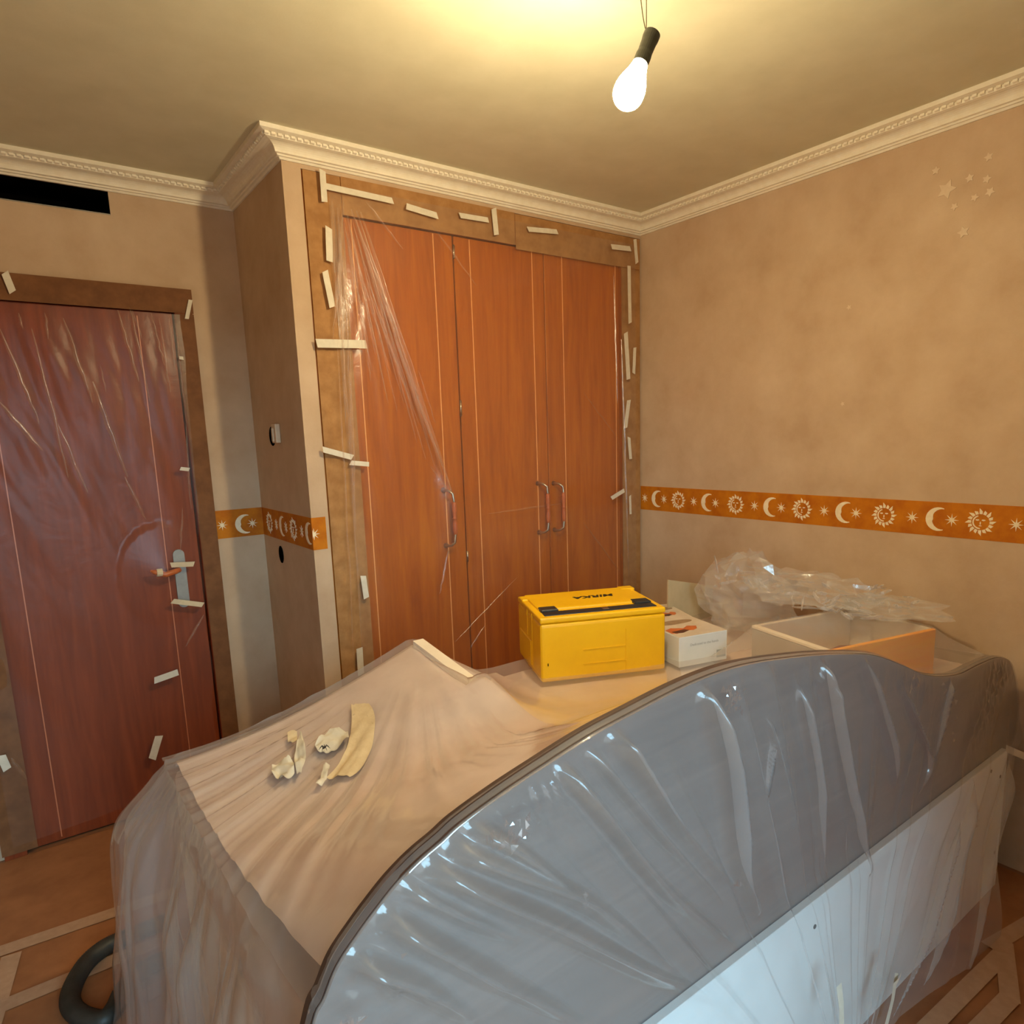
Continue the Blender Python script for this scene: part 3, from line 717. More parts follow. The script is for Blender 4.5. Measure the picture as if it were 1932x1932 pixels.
mt = MB().bevel_box(BX0 + .004, BX1 - .01, BY0 + .006, BY1 + .004, .502, BZ - .004, r=.035, seg=4).build('mattress', 'bedding', bed, smooth=True)

# loose white board standing on edge on the bed, under the peak of the sheet
bm_ = MB(); zA, zB = .902, .835
bm_.add([(-1.646, -1.10, BZ + .001), (-1.612, -1.10, BZ + .001), (-1.612, -.645, BZ + .001), (-1.646, -.645, BZ + .001), (-1.646, -1.10, zB), (-1.612, -1.10, zB), (-1.612, -.645, zA), (-1.646, -.645, zA)],
        [(0, 3, 2, 1), (4, 5, 6, 7), (0, 1, 5, 4), (1, 2, 6, 5), (2, 3, 7, 6), (3, 0, 4, 7)])
brd = bm_.build('loose_board', 'boardwhite', None, org=(-1.63, -.85, BZ))
tag(brd, 'white-edged board standing on edge under the sheet peak', 'board')

# ------------------------------------------------------------------ the dust sheet over the bed
xs_o = [p for p in outl if p[1] > .62]
def z_edge(x):
    if x <= xs_o[0][0]: return xs_o[0][1]
    best = xs_o[0][1]
    for (xa, za), (xb, zb) in zip(xs_o, xs_o[1:]):
        if xa <= x <= xb and xb > xa: best = za + (zb - za) * (x - xa) / (xb - xa)
    if x > xs_o[-1][0]: best = xs_o[-1][1]
    return best
PK = (-1.63, -.65)
ztop, DW, DD = .862, .45, .31                                    # open drawer standing under the sheet
TD = Matrix.Translation((-.745, -1.435, 0)) @ Matrix.Rotation(math.radians(-13), 4, 'Z')
TDI = TD.inverted()
def z_top(x, y):
    d = (y - (PY + .02))
    ze = z_edge(x) + .003
    zb = BZ + .006
    r = .74
    k = max(0, 1 - d / r)
    z = zb + (ze - zb) * (k ** 1.35 if ze > zb else k)
    # tent over the standing board
    fy = sstep(-1.50, -.95, y)
    dx = x - PK[0]
    if dx < 0: h = max(0, 1 - max(0, -dx - .016) / .66) ** 1.35
    else: h = max(0, 1 - max(0, dx - .012) / .30) ** 1.8
    zt = zb + (.893 - zb) * h * fy
    a, b = z, zt
    kk = .09
    m = max(a, b); df_ = abs(a - b)
    if df_ < kk: m += (kk - df_) ** 2 / (4 * kk)
    if abs(dx) < .03 and y > -.98: m = min(m, .896 + .147 * (y + .645))
    pd = TDI @ Vector((x, y, 0))
    dd_ = max(-pd.x, pd.x - DW, -pd.y, pd.y - DD, 0)
    if dd_ < .10: m = max(m, (ztop + .005) * (1 - (dd_ / .10) ** .8) + m * (dd_ / .10) ** .8)
    # pleats fanning out of the peak to the left edge
    if dx < -.05:
        ang = math.atan2(y - PK[1], dx)
        rr = math.hypot(dx, y - PK[1])
        amp = .0075 * sstep(.12, .55, rr) * sstep(-1.66, -1.35, y)
        m += amp * (abs(math.sin(ang * 30 + 2.0 * noise.noise(Vector((ang * 6, 0, 0))))) ** 3 + .6 * abs(math.sin(ang * 71 + rr * .8)) ** 4) - amp * .3
    m += .004 * noise.noise(Vector((x * 5, y * 5, 2.0))) * sstep(PY, PY + .12, y)
    return max(m, BZ + .002)
dv = MB(); rows = []
for j in range(61):
    y = BY0 + .012 + (BY1 - .006 - BY0 - .012) * j / 60; row = []
    for i in range(61):
        x = BX0 + .012 + (-1.34 - BX0 - .012) * i / 60
        z = z_top(x, y) - .011
        if abs(x - PK[0]) < .05 and y > -1.08: z = min(z, .882)
        row.append((x, y, max(BZ - .003, z if j < 60 else BZ)))
    rows.append(row)
dv.grid(rows).build('duvet', 'bedding', bed, smooth=True)
sh = MB()
nx, ny = 300, 130
rows = []
x0_, x1_ = -2.325, -.045
for j in range(ny + 1):
    y = (PY + .012) + (BY1 - .0 - (PY + .012)) * j / ny
    rows.append([(x0_ + (x1_ - x0_) * i / nx, y, z_top(x0_ + (x1_ - x0_) * i / nx, y)) for i in range(nx + 1)])
sh.grid(rows)
# skirt hanging off the left end and round the far corner
pathS = []
for k in range(61): t_ = k / 60; pathS.append((x0_, (PY + .012) + (BY1 - .05 - (PY + .012)) * t_, (-1, 0)))
for k in range(1, 10): a = PI / 2 * k / 10; pathS.append((x0_ + .05 - .05 * math.cos(a), BY1 - .05 + .05 * math.sin(a), (-math.cos(a), math.sin(a))))
for k in range(31): t_ = k / 30; pathS.append((x0_ + .05 + t_ * 1.2, BY1, (0, 1)))
nv = 60
dens = []
for a, b in zip(pathS, pathS[1:]):
    for m_ in range(4):
        f_ = m_ / 4; nx_ = a[2][0] * (1 - f_) + b[2][0] * f_; ny_ = a[2][1] * (1 - f_) + b[2][1] * f_
        dens.append((a[0] + (b[0] - a[0]) * f_, a[1] + (b[1] - a[1]) * f_, nx_, ny_))
for lay in (0, 1):
    rows = []
    for i in range(nv + 1):
        v = i / nv; row = []
        for k, (x, y, nx_, ny_) in enumerate(dens):
            s_ = k * .006 + 3.7 * lay
            zt = z_top(max(x, x0_), min(y, BY1))
            z = zt * (1 - v) + .004 * v
            corner = math.exp(-((x - x0_) ** 2 + (y - BY1) ** 2) / .03)
            fl = .012 - .006 * lay + (.055 - .03 * lay) * v + corner * (.085 * sstep(0, .22, v) + .02 * v)
            pl_ = (1 - .35 * lay) * abs(math.sin(s_ * 11 + 1.2 * noise.noise(Vector((s_ * 2, v, 0))))) ** 1.5 * .045 + abs(math.sin(s_ * 31 + 2 * v)) * .012
            fl += pl_ * sstep(.02, .35, v) + .012 * noise.noise(Vector((s_ * 5, v * 5, 9)))
            row.append((x + nx_ * fl * sstep(0, .05, v), y + ny_ * fl * sstep(0, .05, v), z))
        rows.append(row)
    sh.grid(rows)
# front fall of the sheet: fanned pleats from the wave edge down to where it is gathered and taped
acc = [0]
oe = outl
for a, b in zip(oe, oe[1:]): acc.append(acc[-1] + math.hypot(b[0] - a[0], b[1] - a[1]))
def edge_u(u):
    s_ = u * acc[-1]
    for i in range(len(oe) - 1):
        if s_ <= acc[i + 1]:
            f_ = (s_ - acc[i]) / max(1e-9, acc[i + 1] - acc[i]); return (oe[i][0] + (oe[i + 1][0] - oe[i][0]) * f_, oe[i][1] + (oe[i + 1][1] - oe[i][1]) * f_)
    return oe[-1]
G = Vector((-1.20, -1.76, .06))
rd = random.Random(3)
ridges = []
for k in range(20):
    ridges.append((rd.random(), rd.uniform(.004, .011), rd.uniform(.010, .030) * rd.choice((1, 1, .5)), rd.uniform(-.15, .15), rd.uniform(.9, 1.3)))
FOLDS = [([(870, 1557), (980, 1605), (1100, 1700), (1180, 1765)], .011, .020), ([(830, 1590), (960, 1640), (1120, 1705), (1300, 1860)], .014, .024), ([(790, 1625), (930, 1690), (1060, 1745), (1240, 1835), (1350, 1880)], .014, .026),
         ([(745, 1670), (870, 1730), (1000, 1790)], .010, .014), ([(710, 1725), (850, 1800), (980, 1870), (1120, 1945)], .014, .024), ([(650, 1820), (800, 1865), (920, 1945)], .012, .020), ([(1165, 1365), (1230, 1470), (1300, 1580), (1420, 1710)], .013, .022),
         ([(1070, 1440), (1160, 1560), (1260, 1680), (1400, 1800)], .013, .022), ([(1130, 1420), (1240, 1560), (1380, 1720)], .009, .014), ([(1345, 1290), (1380, 1450), (1395, 1640), (1440, 1730)], .015, .026), ([(1525, 1290), (1545, 1480), (1560, 1660)], .010, .016),
         ([(1570, 1240), (1590, 1400), (1620, 1600), (1630, 1640)], .012, .020), ([(1650, 1242), (1690, 1400), (1700, 1490)], .009, .014), ([(1815, 1285), (1795, 1360), (1765, 1460)], .004, .010), ([(1900, 1440), (1840, 1600), (1740, 1850)], .008, .020),
         ([(1830, 1475), (1750, 1690), (1690, 1840)], .007, .018), ([(1800, 1545), (1720, 1720), (1620, 1930)], .006, .014), ([(1480, 1250), (1470, 1420), (1450, 1560)], .005, .008), ([(1460, 1330), (1500, 1560), (1520, 1720)], .006, .010), ([(1720, 1300), (1760, 1430), (1740, 1500)], .007, .010)]
fold_segs = []
for pl_, wd_, hg in FOLDS:
    P3 = [tuple(at(a, b, 1, -1.712)) for a, b in pl_]
    C3 = catmull(P3, 4, 3); L_ = len(C3) - 1
    for q_ in range(L_):
        fold_segs.append((C3[q_][0], C3[q_][2], C3[q_ + 1][0], C3[q_ + 1][2], wd_ * 1.25, hg * 2.0, q_ / L_, (q_ + 1) / L_))
def fold_disp(x, z):
    best = 0.0
    for xa, za, xb, zb, w_, h_, ta, tb in fold_segs:
        r_ = w_ * 3.2
        if x < min(xa, xb) - r_ or x > max(xa, xb) + r_ or z < min(za, zb) - r_ or z > max(za, zb) + r_: continue
        dx, dz = xb - xa, zb - za; l2 = dx * dx + dz * dz
        t_ = min(1, max(0, ((x - xa) * dx + (z - za) * dz) / l2))
        ex, ez = x - xa - dx * t_, z - za - dz * t_
        d = math.hypot(ex, ez)
        if dx * ez - dz * ex > 0: d *= 2.0
        T_ = ta + (tb - ta) * t_
        e_ = min(1, T_ * 5 + .12) * min(1, (1 - T_) * 2.2)
        v_ = h_ * e_ * math.exp(-(d / w_) ** 2)
        if v_ > best: best = v_
    return best
nu, nv = 760, 130
rows = []
for i in range(nv + 1):
    v = i / nv; row = []
    for j in range(nu + 1):
        u = j / nu
        tx, tz = edge_u(u)
        if u < .80: bx, by, bz = G.x + (tx - G.x) * .16, G.y, G.z + .04 * (u - .4)
        else:
            f_ = (u - .80) / .20
            x_s = G.x + (edge_u(.80)[0] - G.x) * .16
            bx, by, bz = x_s + (-.40 - x_s) * f_, G.y - .04 * f_, G.z * (1 - f_)
        if u < .06: bx -= (.06 - u) * 12
        x = tx + (bx - tx) * v; z = tz + (bz - tz) * v
        yb = PY - .004 - .018 * sstep(.56, .46, z) - .02 * sstep(0, .5, v) - (abs(by) - 1.72) * sstep(.5, 1, v)
        dsp = 0
        for (uc, wdt, hg, v0, v1) in ridges:
            q_ = (u - uc - .006 * math.sin(v * 3 + uc * 40)) / (wdt * (1 + .8 * v))
            if q_ > 0: q_ *= 1.8
            if abs(q_) < 3: dsp = max(dsp, hg * (.65 if u > .52 else 1.15) * math.exp(-q_ * q_) * sstep(v0, v0 + .2, v) * (1 - sstep(v1 - .2, v1 + .05, v) * .6))
        dsp = max(dsp * .55, fold_disp(x, z))
        cr = 0
        for cu_, cv_, su_, sv_ in ((.245, .05, .03, .05), (.50, .06, .012, .10), (.13, .05, .03, .06), (.06, .05, .02, .05), (.66, .05, .03, .05), (.86, .1, .03, .2)):
            cr = max(cr, math.exp(-((u - cu_) / su_) ** 2 - ((v - cv_) / sv_) ** 2))
        dsp += cr * .016 * abs(noise.noise(Vector((x * 60 + z * 14, 3, z * 24))))
        dsp += .006 * noise.noise(Vector((x * 4, 1, z * 4))) * sstep(0, .2, v)
        row.append((x, yb - max(0, dsp) * sstep(0, .03, v), z))
    rows.append(row)
sh.grid(rows)
# lip of the sheet lying over the thickness of the wave panel
sh.grid([[(x, PY - .004, z) for x, z in outl], [(x - (.002 if x < -2.2 else 0), PY + .014, z + .003) for x, z in outl]])
sh.split = len(sh.f)
rc = random.Random(11)
sh.tube([(x, PY - .0055, z + .0012) for x, z in outl if -2.20 < x < -1.10], .0016, 6)      # glossy bead added to give a bright highlight along the wave edge
for px, py, sx_, sy_, n_ in ((905, 1545, 34, 16, 70), (960, 1560, 40, 26, 40), (1375, 1285, 14, 26, 60), (1385, 1320, 12, 20, 30), (660, 1790, 50, 20, 40), (640, 1925, 40, 12, 30), (745, 1680, 16, 14, 10), (1392, 1668, 10, 8, 7), (1725, 1290, 10, 18, 9), (1780, 1300, 6, 12, 5), (1800, 1360, 6, 60, 8), (1105, 1697, 10, 14, 6), (1350, 1275, 30, 8, 10), (1820, 1560, 8, 50, 8), (860, 1600, 60, 14, 10)):  # loose shiny facets added as glints in front of the film
    for k in range(n_):
        c_ = at(px + rc.gauss(0, sx_ * .6), py + rc.gauss(0, sy_ * .6), 1, -1.716)
        if c_.z < .5: c_.y -= .03
        if c_.z > z_edge(c_.x) - .012: continue
        sz = rc.uniform(.002, .007); a0 = rc.uniform(0, 6.3)
        tri = []
        for m_ in range(3):
            a_ = a0 + m_ * 2.1 + rc.uniform(-.5, .5); r_ = sz * rc.uniform(.5, 1.6)
            tri.append((c_.x + r_ * math.cos(a_), c_.y - rc.uniform(0, .006), c_.z + r_ * math.sin(a_) * 1.3))
        sh.add(tri, [(0, 1, 2)])
sheet = tag(sh.build('dust_sheet', ('film_bed', 'film_glint'), None, smooth=True, org=(-1.2, -1.15, .7)), 'large milky plastic dust sheet draped over the bed and taped at its foot', 'plastic sheet')
for (a, b, wd_) in (((1583, 1858), (1588, 1935), .020), ((1692, 1836), (1672, 1935), .022), ((1700, 1838), (1685, 1860), .012)):
    A = at(a[0], a[1], 1, -1.775); B_ = at(b[0], b[1], 1, -1.785)
    dd = (B_ - A); dd.normalize(); s_ = Vector((dd.z, 0, -dd.x)).normalized() * wd_ / 2
    m_ = MB(); m_.grid([[A - s_, A + s_], [(A + B_) / 2 - s_ + Vector((0, -.002, 0)), (A + B_) / 2 + s_ + Vector((0, -.003, 0))], [B_ - s_, B_ + s_]])
    m_.build('tape_strip', 'tape', sheet)

# ------------------------------------------------------------------ tool case
zt0 = BZ + .012
A = at(1022, 1290, 2, zt0); B_ = at(1256, 1263, 2, zt0)
d_ = (B_ - A); d_.z = 0; tl = d_.length; ang = math.atan2(d_.y, d_.x)
tw, th, td = .396, .200, .296
TB = Matrix.Translation((A.x, A.y, zt0)) @ Matrix.Rotation(ang, 4, 'Z') @ Matrix.Scale(tl / tw, 4)
case = thing('tool_case', TB @ Vector((tw / 2, td / 2, 0)), 'yellow plastic tool case with black folding handle and black lettering', 'tool case')
body = MB().bevel_box(0, tw, 0, td, 0, th * .90, r=.012, seg=3, T=TB).build('body', 'yellow', case, smooth=False)
lid = MB().bevel_box(0, tw, 0, td, th * .902, th - .002, r=.006, seg=3, T=TB).build('lid', 'yellow', case)
MB().bevel_box(.018, tw - .018, .085, td - .012, th - .010, th + .004, r=.006, seg=2, T=TB).build('lid_plateau', 'yellow', lid)
MB().bevel_box(.0, .03, td - .07, td - .02, th - .008, th + .002, r=.003, seg=1, T=TB).build('corner_foot', 'yellow', lid)
MB().bevel_box(tw - .05, tw - .0, td - .05, td - .01, th - .008, th + .006, r=.003, seg=1, T=TB).build('corner_foot', 'yellow', lid)
# recessed black handle lying on the lid
hm = MB()
hm.bevel_box(.020, tw - .020, .020, .062, th - .008, th + .001, r=.004, seg=2, T=TB)
hm.bevel_box(.020, .075, .062, .105, th - .008, th + .006, r=.003, seg=1, T=TB).bevel_box(tw - .075, tw - .020, .062, .105, th - .008, th + .006, r=.003, seg=1, T=TB)
hm.build('carry_handle', 'black', lid)
MB().bevel_box(tw * .52, tw * .57, .030, .050, th + .0005, th + .0025, r=.0008, seg=1, T=TB).build('handle_mark', 'metal', lid)
# shallow front panel lines
pm = MB()
for (x0, x1, z0, z1) in ((.265, .268, .004, th * .72), (.13, .266, .090, .093), (.13, .266, .045, .048)):
    pm.box(x0, x1, -.0016, .002, z0, z1, TB)
pm.build('rib', 'yellow', body)
MB().box(-.0016, .002, .10, .104, .006, th - .012, TB).box(-.0016, .002, .16, .163, .006, th - .012, TB).build('rib', 'yellow', body)
MB().bevel_box(-.004, .004, .11, td - .03, .02, .10, r=.002, seg=1, T=TB).build('end_panel', 'yellow', body)
MB().box(.020, .0225, -.001, .001, .052, .060, TB).build('keyhole', 'hole_shade', body)
cu = bpy.data.curves.new('lettering', 'FONT'); cu.body = 'MIRKA'; cu.size = .040; cu.align_x = 'CENTER'; cu.align_y = 'CENTER'; cu.extrude = .0005; cu.shear = .25; cu.offset = .0012
to = bpy.data.objects.new('lettering_tmp', cu); col.objects.link(to)
bpy.context.view_layer.update()
dg = bpy.context.evaluated_depsgraph_get()
me = bpy.data.meshes.new_from_object(to.evaluated_get(dg)); bpy.data.objects.remove(to)
mb = MB(); TT = TB @ Matrix.Translation((.23, .185, th + .0046)) @ Matrix.Rotation(PI, 4, 'Z') @ Matrix.Diagonal((1.15, .95, 1, 1))
mb.add([TT @ v.co for v in me.vertices], [tuple(p.vertices) for p in me.polygons])
mb.build('lettering', 'lettering', lid)
bpy.data.meshes.remove(me)

# ------------------------------------------------------------------ two printed cartons beside the case
def carton(Apx, Bpx, zb, w_, d2, h_, label, txt):
    A = at(Apx[0], Apx[1], 2, zb); B_ = at(Bpx[0], Bpx[1], 2, zb)
    dv = B_ - A; an = math.atan2(dv.y, dv.x); sc = dv.length / w_
    T = Matrix.Translation((A.x, A.y, zb)) @ Matrix.Rotation(an, 4, 'Z') @ Matrix.Scale(sc, 4)
    t_ = thing('carton', T @ Vector((w_ / 2, d2 / 2, 0)), label, 'box', 'printed cartons beside the tool case')
    MB().bevel_box(0, w_, 0, d2, 0, h_, r=.0012, seg=1, T=T).build('carton_body', 'carton', t_)
    MB().box(.001, w_ - .001, .001, d2 - .001, h_ - .0002, h_ + .0006, T).build('top_print', 'cartontop', t_)
    blob = [(.03, .35), (.12, .30), (.3, .42), (.5, .36), (.62, .42), (.7, .55), (.55, .62), (.4, .52), (.2, .62), (.04, .55)]
    MB().prism([(x * w_ * .98, y * d2 * .85 - .02) for x, y in blob], lambda p: T @ Vector((p[0], p[1], h_ + .0005)), lambda p: T @ Vector((p[0], p[1], h_ + .0012))).build('print_patch', 'printorange', t_)
    blob2 = [(.08, .30), (.2, .28), (.34, .36), (.30, .44), (.16, .42), (.06, .4)]
    MB().prism([(x * w_ * 1.2, y * d2 * .8 - .012) for x, y in blob2], lambda p: T @ Vector((p[0], p[1], h_ + .0010)), lambda p: T @ Vector((p[0], p[1], h_ + .0017))).build('print_patch', 'printbrown', t_)
    el = [(.45 * w_ + .40 * w_ * math.cos(2 * PI * k / 20), .68 * d2 + .10 * d2 * math.sin(2 * PI * k / 20)) for k in range(20)]
    MB().prism(el, lambda p: T @ Vector((p[0], p[1], h_ + .0005)), lambda p: T @ Vector((p[0], p[1], h_ + .0012))).build('print_patch', 'printtan', t_)
    if txt:
        c_ = bpy.data.curves.new('print', 'FONT'); c_.body = txt; c_.size = .0125; c_.align_x = 'CENTER'; c_.extrude = .0001
        o_ = bpy.data.objects.new('print_tmp', c_); col.objects.link(o_); bpy.context.view_layer.update()
        m_ = bpy.data.meshes.new_from_object(o_.evaluated_get(bpy.context.evaluated_depsgraph_get())); bpy.data.objects.remove(o_)
        T2 = T @ Matrix.Translation((w_ * .52, -.0004, h_ * .66)) @ Matrix.Rotation(PI / 2, 4, 'X')
        mb_ = MB(); mb_.add([T2 @ v.co for v in m_.vertices], [tuple(p.vertices) for p in m_.polygons]); mb_.build('lettering', 'printgrey', t_); bpy.data.meshes.remove(m_)
        MB().box(w_ * .78, w_ * .97, -.0006, .0002, .012, h_ * .38, T).build('print_patch', 'printgrey', t_)
    return t_
carton((1281, 1260), (1371, 1243), zt0, .20, .24, .105, 'white carton with orange glove picture on top, against the tool case', 'Dedicated to the hands')
carton((1258, 1206), (1306, 1201), zt0, .10, .20, .075, 'smaller pale carton half hidden behind the tool case and white carton', None)

# ------------------------------------------------------------------ orange drawer, board and crumpled film by the right wall
zc0 = BZ + .001
bx = thing('storage_drawer', TD @ Vector((DW / 2, DD / 2, zc0)), 'open orange wooden drawer with pale rims under the dust sheet, below the crumpled film', 'drawer')
MB().bevel_box(0, DW, 0, .014, zc0, ztop, r=.002, seg=1, T=TD).build('front', 'orangewood', bx)
sd_ = MB().bevel_box(0, .018, .015, DD, zc0, ztop - .010, r=.002, seg=1, T=TD).build('side', 'greyboard', bx)
MB().bevel_box(-.001, .019, .014, DD, ztop - .009, ztop, r=.001, seg=1, T=TD).build('rim', 'boardwhite', sd_)
MB().bevel_box(DW - .018, DW, .015, DD, zc0, ztop, r=.002, seg=1, T=TD).build('side', 'boardwhite', bx)
MB().bevel_box(.019, DW - .019, DD - .014, DD, zc0, ztop, r=.002, seg=1, T=TD).build('back', 'boardwhite', bx)
MB().box(.019, DW - .019, .015, DD - .015, zc0 + .004, zc0 + .012, TD).build('bottom', 'greyboard', bx)
# dark red tool lying in the drawer
rt = thing('hand_tool', (-.50, -1.36, zc0 + .014), 'dark red and grey tool lying inside the orange drawer', 'tool')
TT = Matrix.Translation((-.50, -1.36, zc0 + .075)) @ Matrix.Rotation(-.4, 4, 'Z') @ Matrix.Rotation(PI / 2, 4, 'Y')
MB().lathe([(.001, -.06), (.022, -.055), (.030, -.02), (.028, .02), (.018, .05), (.001, .055)], TT, 14).build('grip', 'darkred', rt, smooth=True)
MB().lathe([(.001, .05), (.014, .052), (.012, .12), (.001, .125)], TT, 12).build('shaft', 'darkgrey', rt, smooth=True)
# beige board standing behind
A = at(1261, 1094, 1, -.635); B_ = at(1345, 1105, 1, -.62)
cb = MB(); 
cb.prism([(A.x, A.y, zc0), (min(B_.x, -.03), B_.y, zc0), (min(B_.x, -.03), B_.y + .0, B_.z), (A.x, A.y, A.z)], lambda p: (p[0], p[1], p[2]), lambda p: (p[0], p[1] + .006, p[2]))
tag(cb.build('cardboard_sheet', 'cardboard', None, org=((A.x + B_.x) / 2, A.y, zc0)), 'beige cardboard sheet standing upright behind the cartons', 'cardboard')
# crumpled film heap
def crumple(mb, c, r, seed, amp, nlat=15, nlon=24, floor_z=None):
    rows = []
    for i in range(nlat + 1):
        th_ = PI * i / nlat; row = []
        for j in range(nlon):
            ph = 2 * PI * j / nlon
            d = Vector((math.sin(th_) * math.cos(ph), math.sin(th_) * math.sin(ph), math.cos(th_)))
            q1 = d * 1.7 + Vector((seed, 0, 0)); q2 = d * 4.2 + Vector((0, seed, 0)); q3 = d * 9 + Vector((0, 0, seed))
            k = 1 + amp * (.8 * noise.noise(q1) + .9 * abs(noise.noise(q2)) - .1 + .7 * noise.noise(q3 * 3))
            p = Vector((c[0] + d.x * r[0] * k, c[1] + d.y * r[1] * k, c[2] + d.z * r[2] * k))
            if floor_z is not None: p.z = max(p.z, floor_z + .003 * (1 + noise.noise(Vector((p.x * 20, p.y * 20, seed)))))
            p.x = min(p.x, -.012)
            row.append(p)
        rows.append(row)
    mb.grid(rows, True)
cr_ = MB()
crumple(cr_, (-.27, -.83, .850), (.18, .18, .135), 3.3, .34, floor_z=BZ + .008)
crumple(cr_, (-.25, -1.10, .905), (.15, .22, .050), 8.1, .45, floor_z=ztop + .010)
crumple(cr_, (-.24, -1.36, .890), (.13, .15, .024), 5.6, .45, floor_z=ztop + .010)
cr_.split = len(cr_.f)
for k in range(120):
    a = random.uniform(0, 2 * PI); yy = random.uniform(-1.45, -.76)
    rr = .06 if yy > -1 else .05
    p = Vector((-.30 + random.uniform(-.16, .14), yy, .885 + random.uniform(.0, rr)))
    d = Vector((random.uniform(-.6, .6), random.uniform(-1, 1), random.uniform(-.7, .3))).normalized() * random.uniform(.03, .09)
    if p.z + d.z < ztop + .012: continue
    if p.x + abs(d.x) > -.02: continue
    fold(cr_, seg(p, p + d, 6, .008), random.uniform(.003, .008), random.uniform(.006, .014), Vector((-.6, -.5, .6)).normalized())
tag(cr_.build('crumpled_film', ('film_bag', 'film_bagfold'), None, smooth=False, org=(-.27, -1.0, .72)), 'crumpled heap of clear plastic film beside the sun and moon wall', 'plastic film')

# ------------------------------------------------------------------ scraps of masking tape lying on the dust sheet
def scrap(px, py, shape, m, label, lift=.004, curl=.012):
    c = at(px, py, 2, .79)
    for _ in range(6): c = at(px, py, 2, z_top(c.x, c.y) + lift)
    mb = MB(); rows = []
    pts = [at(px + a_ * 1.12, py + b_ * 1.05, 2, c.z) for a_, b_ in shape]
    n = len(pts) // 2
    lft = catmull([tuple(p) for p in pts[:n]], 4, 3); rgt = catmull([tuple(p) for p in pts[:n - 1:-1]], 4, 3)
    for l, r in zip(lft, rgt):
        l = Vector(l); r = Vector(r); row = []
        for k in range(9):
            p = l + (r - l) * k / 8
            zz = z_top(p.x, p.y) + lift + curl * abs(noise.noise(Vector((p.x * 26, p.y * 26, px * .1))))
            row.append((p.x, p.y, zz))
        rows.append(row)
    mb.grid(rows); mb.grid([[(a[0], a[1], a[2] + .0006) for a in r] for r in rows])
    return tag(mb.build('tape_scrap', m, None, smooth=True, org=c), label, 'tape scrap', 'tape scraps on the dust sheet')
scrap(688, 1375, [(-22, -36), (-22, -10), (-28, 20), (-44, 48), (-66, 70), (-26, 74), (-2, 54), (14, 22), (18, -12), (8, -32)], 'tapecream', 'long cream curved scrap of masking tape on the dust sheet', curl=.003, lift=.002)
scrap(630, 1402, [(-32, 0), (-16, -14), (4, -20), (24, -14), (26, 0), (6, 10), (-14, 12), (-30, 8)], 'tape', 'crumpled white tape scrap touching the long cream scrap', curl=.018)
scrap(536, 1455, [(-20, -8), (-6, -14), (8, -16), (18, -10), (18, 8), (8, 16), (-6, 16), (-20, 8)], 'tape', 'rounded white tape scrap nearest the left end of the sheet', curl=.02)
scrap(564, 1420, [(2, -34), (-4, -8), (-8, 12), (-4, 34), (4, 34), (12, 12), (10, -8), (4, -34)], 'tape', 'pointed white twist of masking tape on the dust sheet', curl=.02)
scrap(552, 1393, [(-8, -6), (2, -8), (8, -6), (8, 6), (2, 8), (-8, 6)], 'tapecream', 'small yellowish tape scrap above the pointed white twist', curl=.006)
scrap(616, 1462, [(-4, -18), (-10, 4), (-18, 18), (-8, 18), (0, 6), (6, -14)], 'tape', 'thin white tape strip in front of the crumpled white scrap', curl=.01)
c = at(612, 1411, 2, .80)
for _ in range(6): c = at(612, 1411, 2, z_top(c.x, c.y) + .03)
tf = MB()
for k in range(7):
    a = k * .9 + .3; tf.tube([c, c + Vector((math.cos(a) * .006, math.sin(a) * .006, .005)), c + Vector((math.cos(a) * .013, math.sin(a) * .013, -.002))], [.0014, .0009, .0004], 5)
tf.tube([c + Vector((-.003, 0, 0)), c + Vector((.003, .002, .001))], .0025, 6)
tag(tf.build('fibre_tuft', 'darkgrey', None, org=c), 'tiny dark bristly tuft on the crumpled white tape scrap', 'debris')

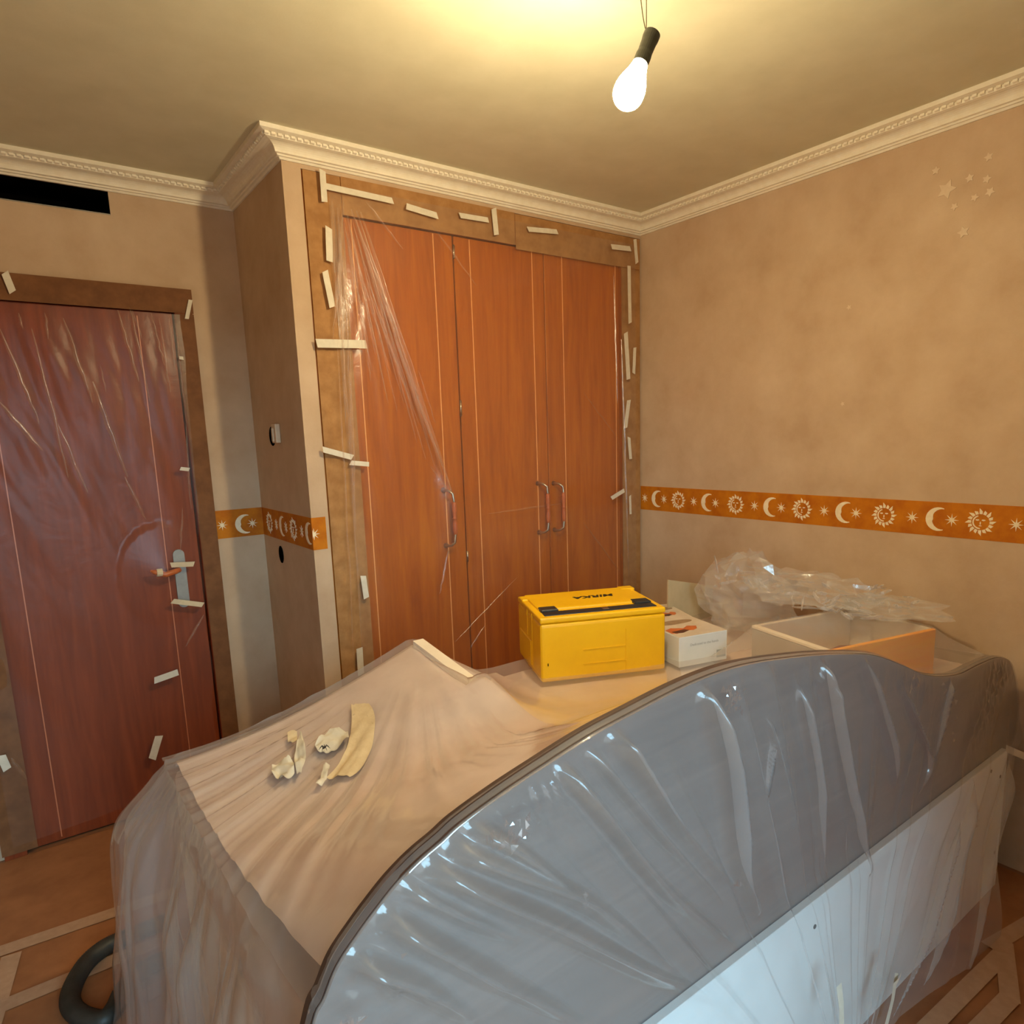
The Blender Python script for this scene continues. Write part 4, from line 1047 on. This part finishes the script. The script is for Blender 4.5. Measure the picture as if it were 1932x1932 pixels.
# ------------------------------------------------------------------ floor paper, tape lines and vacuum hose
fpz = .0015
pp = MB(); rows = []
for j in range(41):
    y = YF + .05 + (D - .02 - YF - .05) * j / 40
    rows.append([(XL + .05 + (-.02 - XL - .05) * i / 40, y, fpz + .002 * max(0, noise.noise(Vector((i * .5, j * .5, 1))))) for i in range(41)])
pp.grid(rows)
fpap = tag(pp.build('floor_paper', 'floorpaper', None, smooth=True, org=(-1.6, -1.3, 0)), 'brown protective paper covering the floor, joined with pale tape', 'floor covering')
ftz = [.0040]
def ftape(a, b, wdt):
    ftz[0] += .0005
    A = at(a[0], a[1], 2, ftz[0]); B_ = at(b[0], b[1], 2, ftz[0]); d = (B_ - A); d.normalize(); s_ = Vector((-d.y, d.x, 0)) * wdt / 2
    MB().add([A - s_, B_ - s_, B_ + s_, A + s_], [(0, 1, 2, 3)]).build('tape_strip', 'floortape', fpap)
ftape((-140, 1842), (330, 1682), .055); ftape((-80, 1932), (300, 1776), .055); ftape((22, 1800), (-25, 1960), .05); ftape((1866, 1786), (1990, 1712), .045); ftape((1894, 1775), (1906, 1888), .045); ftape((1905, 1882), (1800, 1990), .045); ftape((1890, 1800), (1700, 1990), .045)
# tape from the bed corner to the right wall
A = at(1898, 1412, 1, -1.70); Bq = at(1945, 1432, 0, -.004)
d = (Bq - A); s_ = Vector((0, 0, .012))
tag(MB().grid([[A - s_, A + s_], [(A + Bq) / 2 - s_, (A + Bq) / 2 + s_], [Bq - s_, Bq + s_]]).build('tape_strip', 'tape', None, org=A), 'pale tape strip from the white front board corner to the wall', 'tape')

hp_ = [(320, 1735), (240, 1768), (200, 1786), (165, 1815), (140, 1855), (132, 1890), (150, 1915), (190, 1925), (215, 1905), (235, 1865), (270, 1830), (330, 1800)]
hw = [at(a, b, 2, .028) for a, b in hp_]
hw = [Vector((p[0], p[1], .028)) for p in catmull([(p.x, p.y) for p in hw], 10)]
hr = [.0235 + .0022 * math.sin(i * PI * .9) for i in range(len(hw))]
fine = []
for a, b in zip(hw, hw[1:]): fine += [a, (a + b) / 2]
hm = MB().tube(fine, [.0235 + (.002 if i % 2 else -.001) for i in range(len(fine))], 14)
tag(hm.build('vacuum_hose', 'hose', None, smooth=True, org=hw[0]), 'dark ribbed vacuum hose curled on the floor beside the draped bed', 'hose')
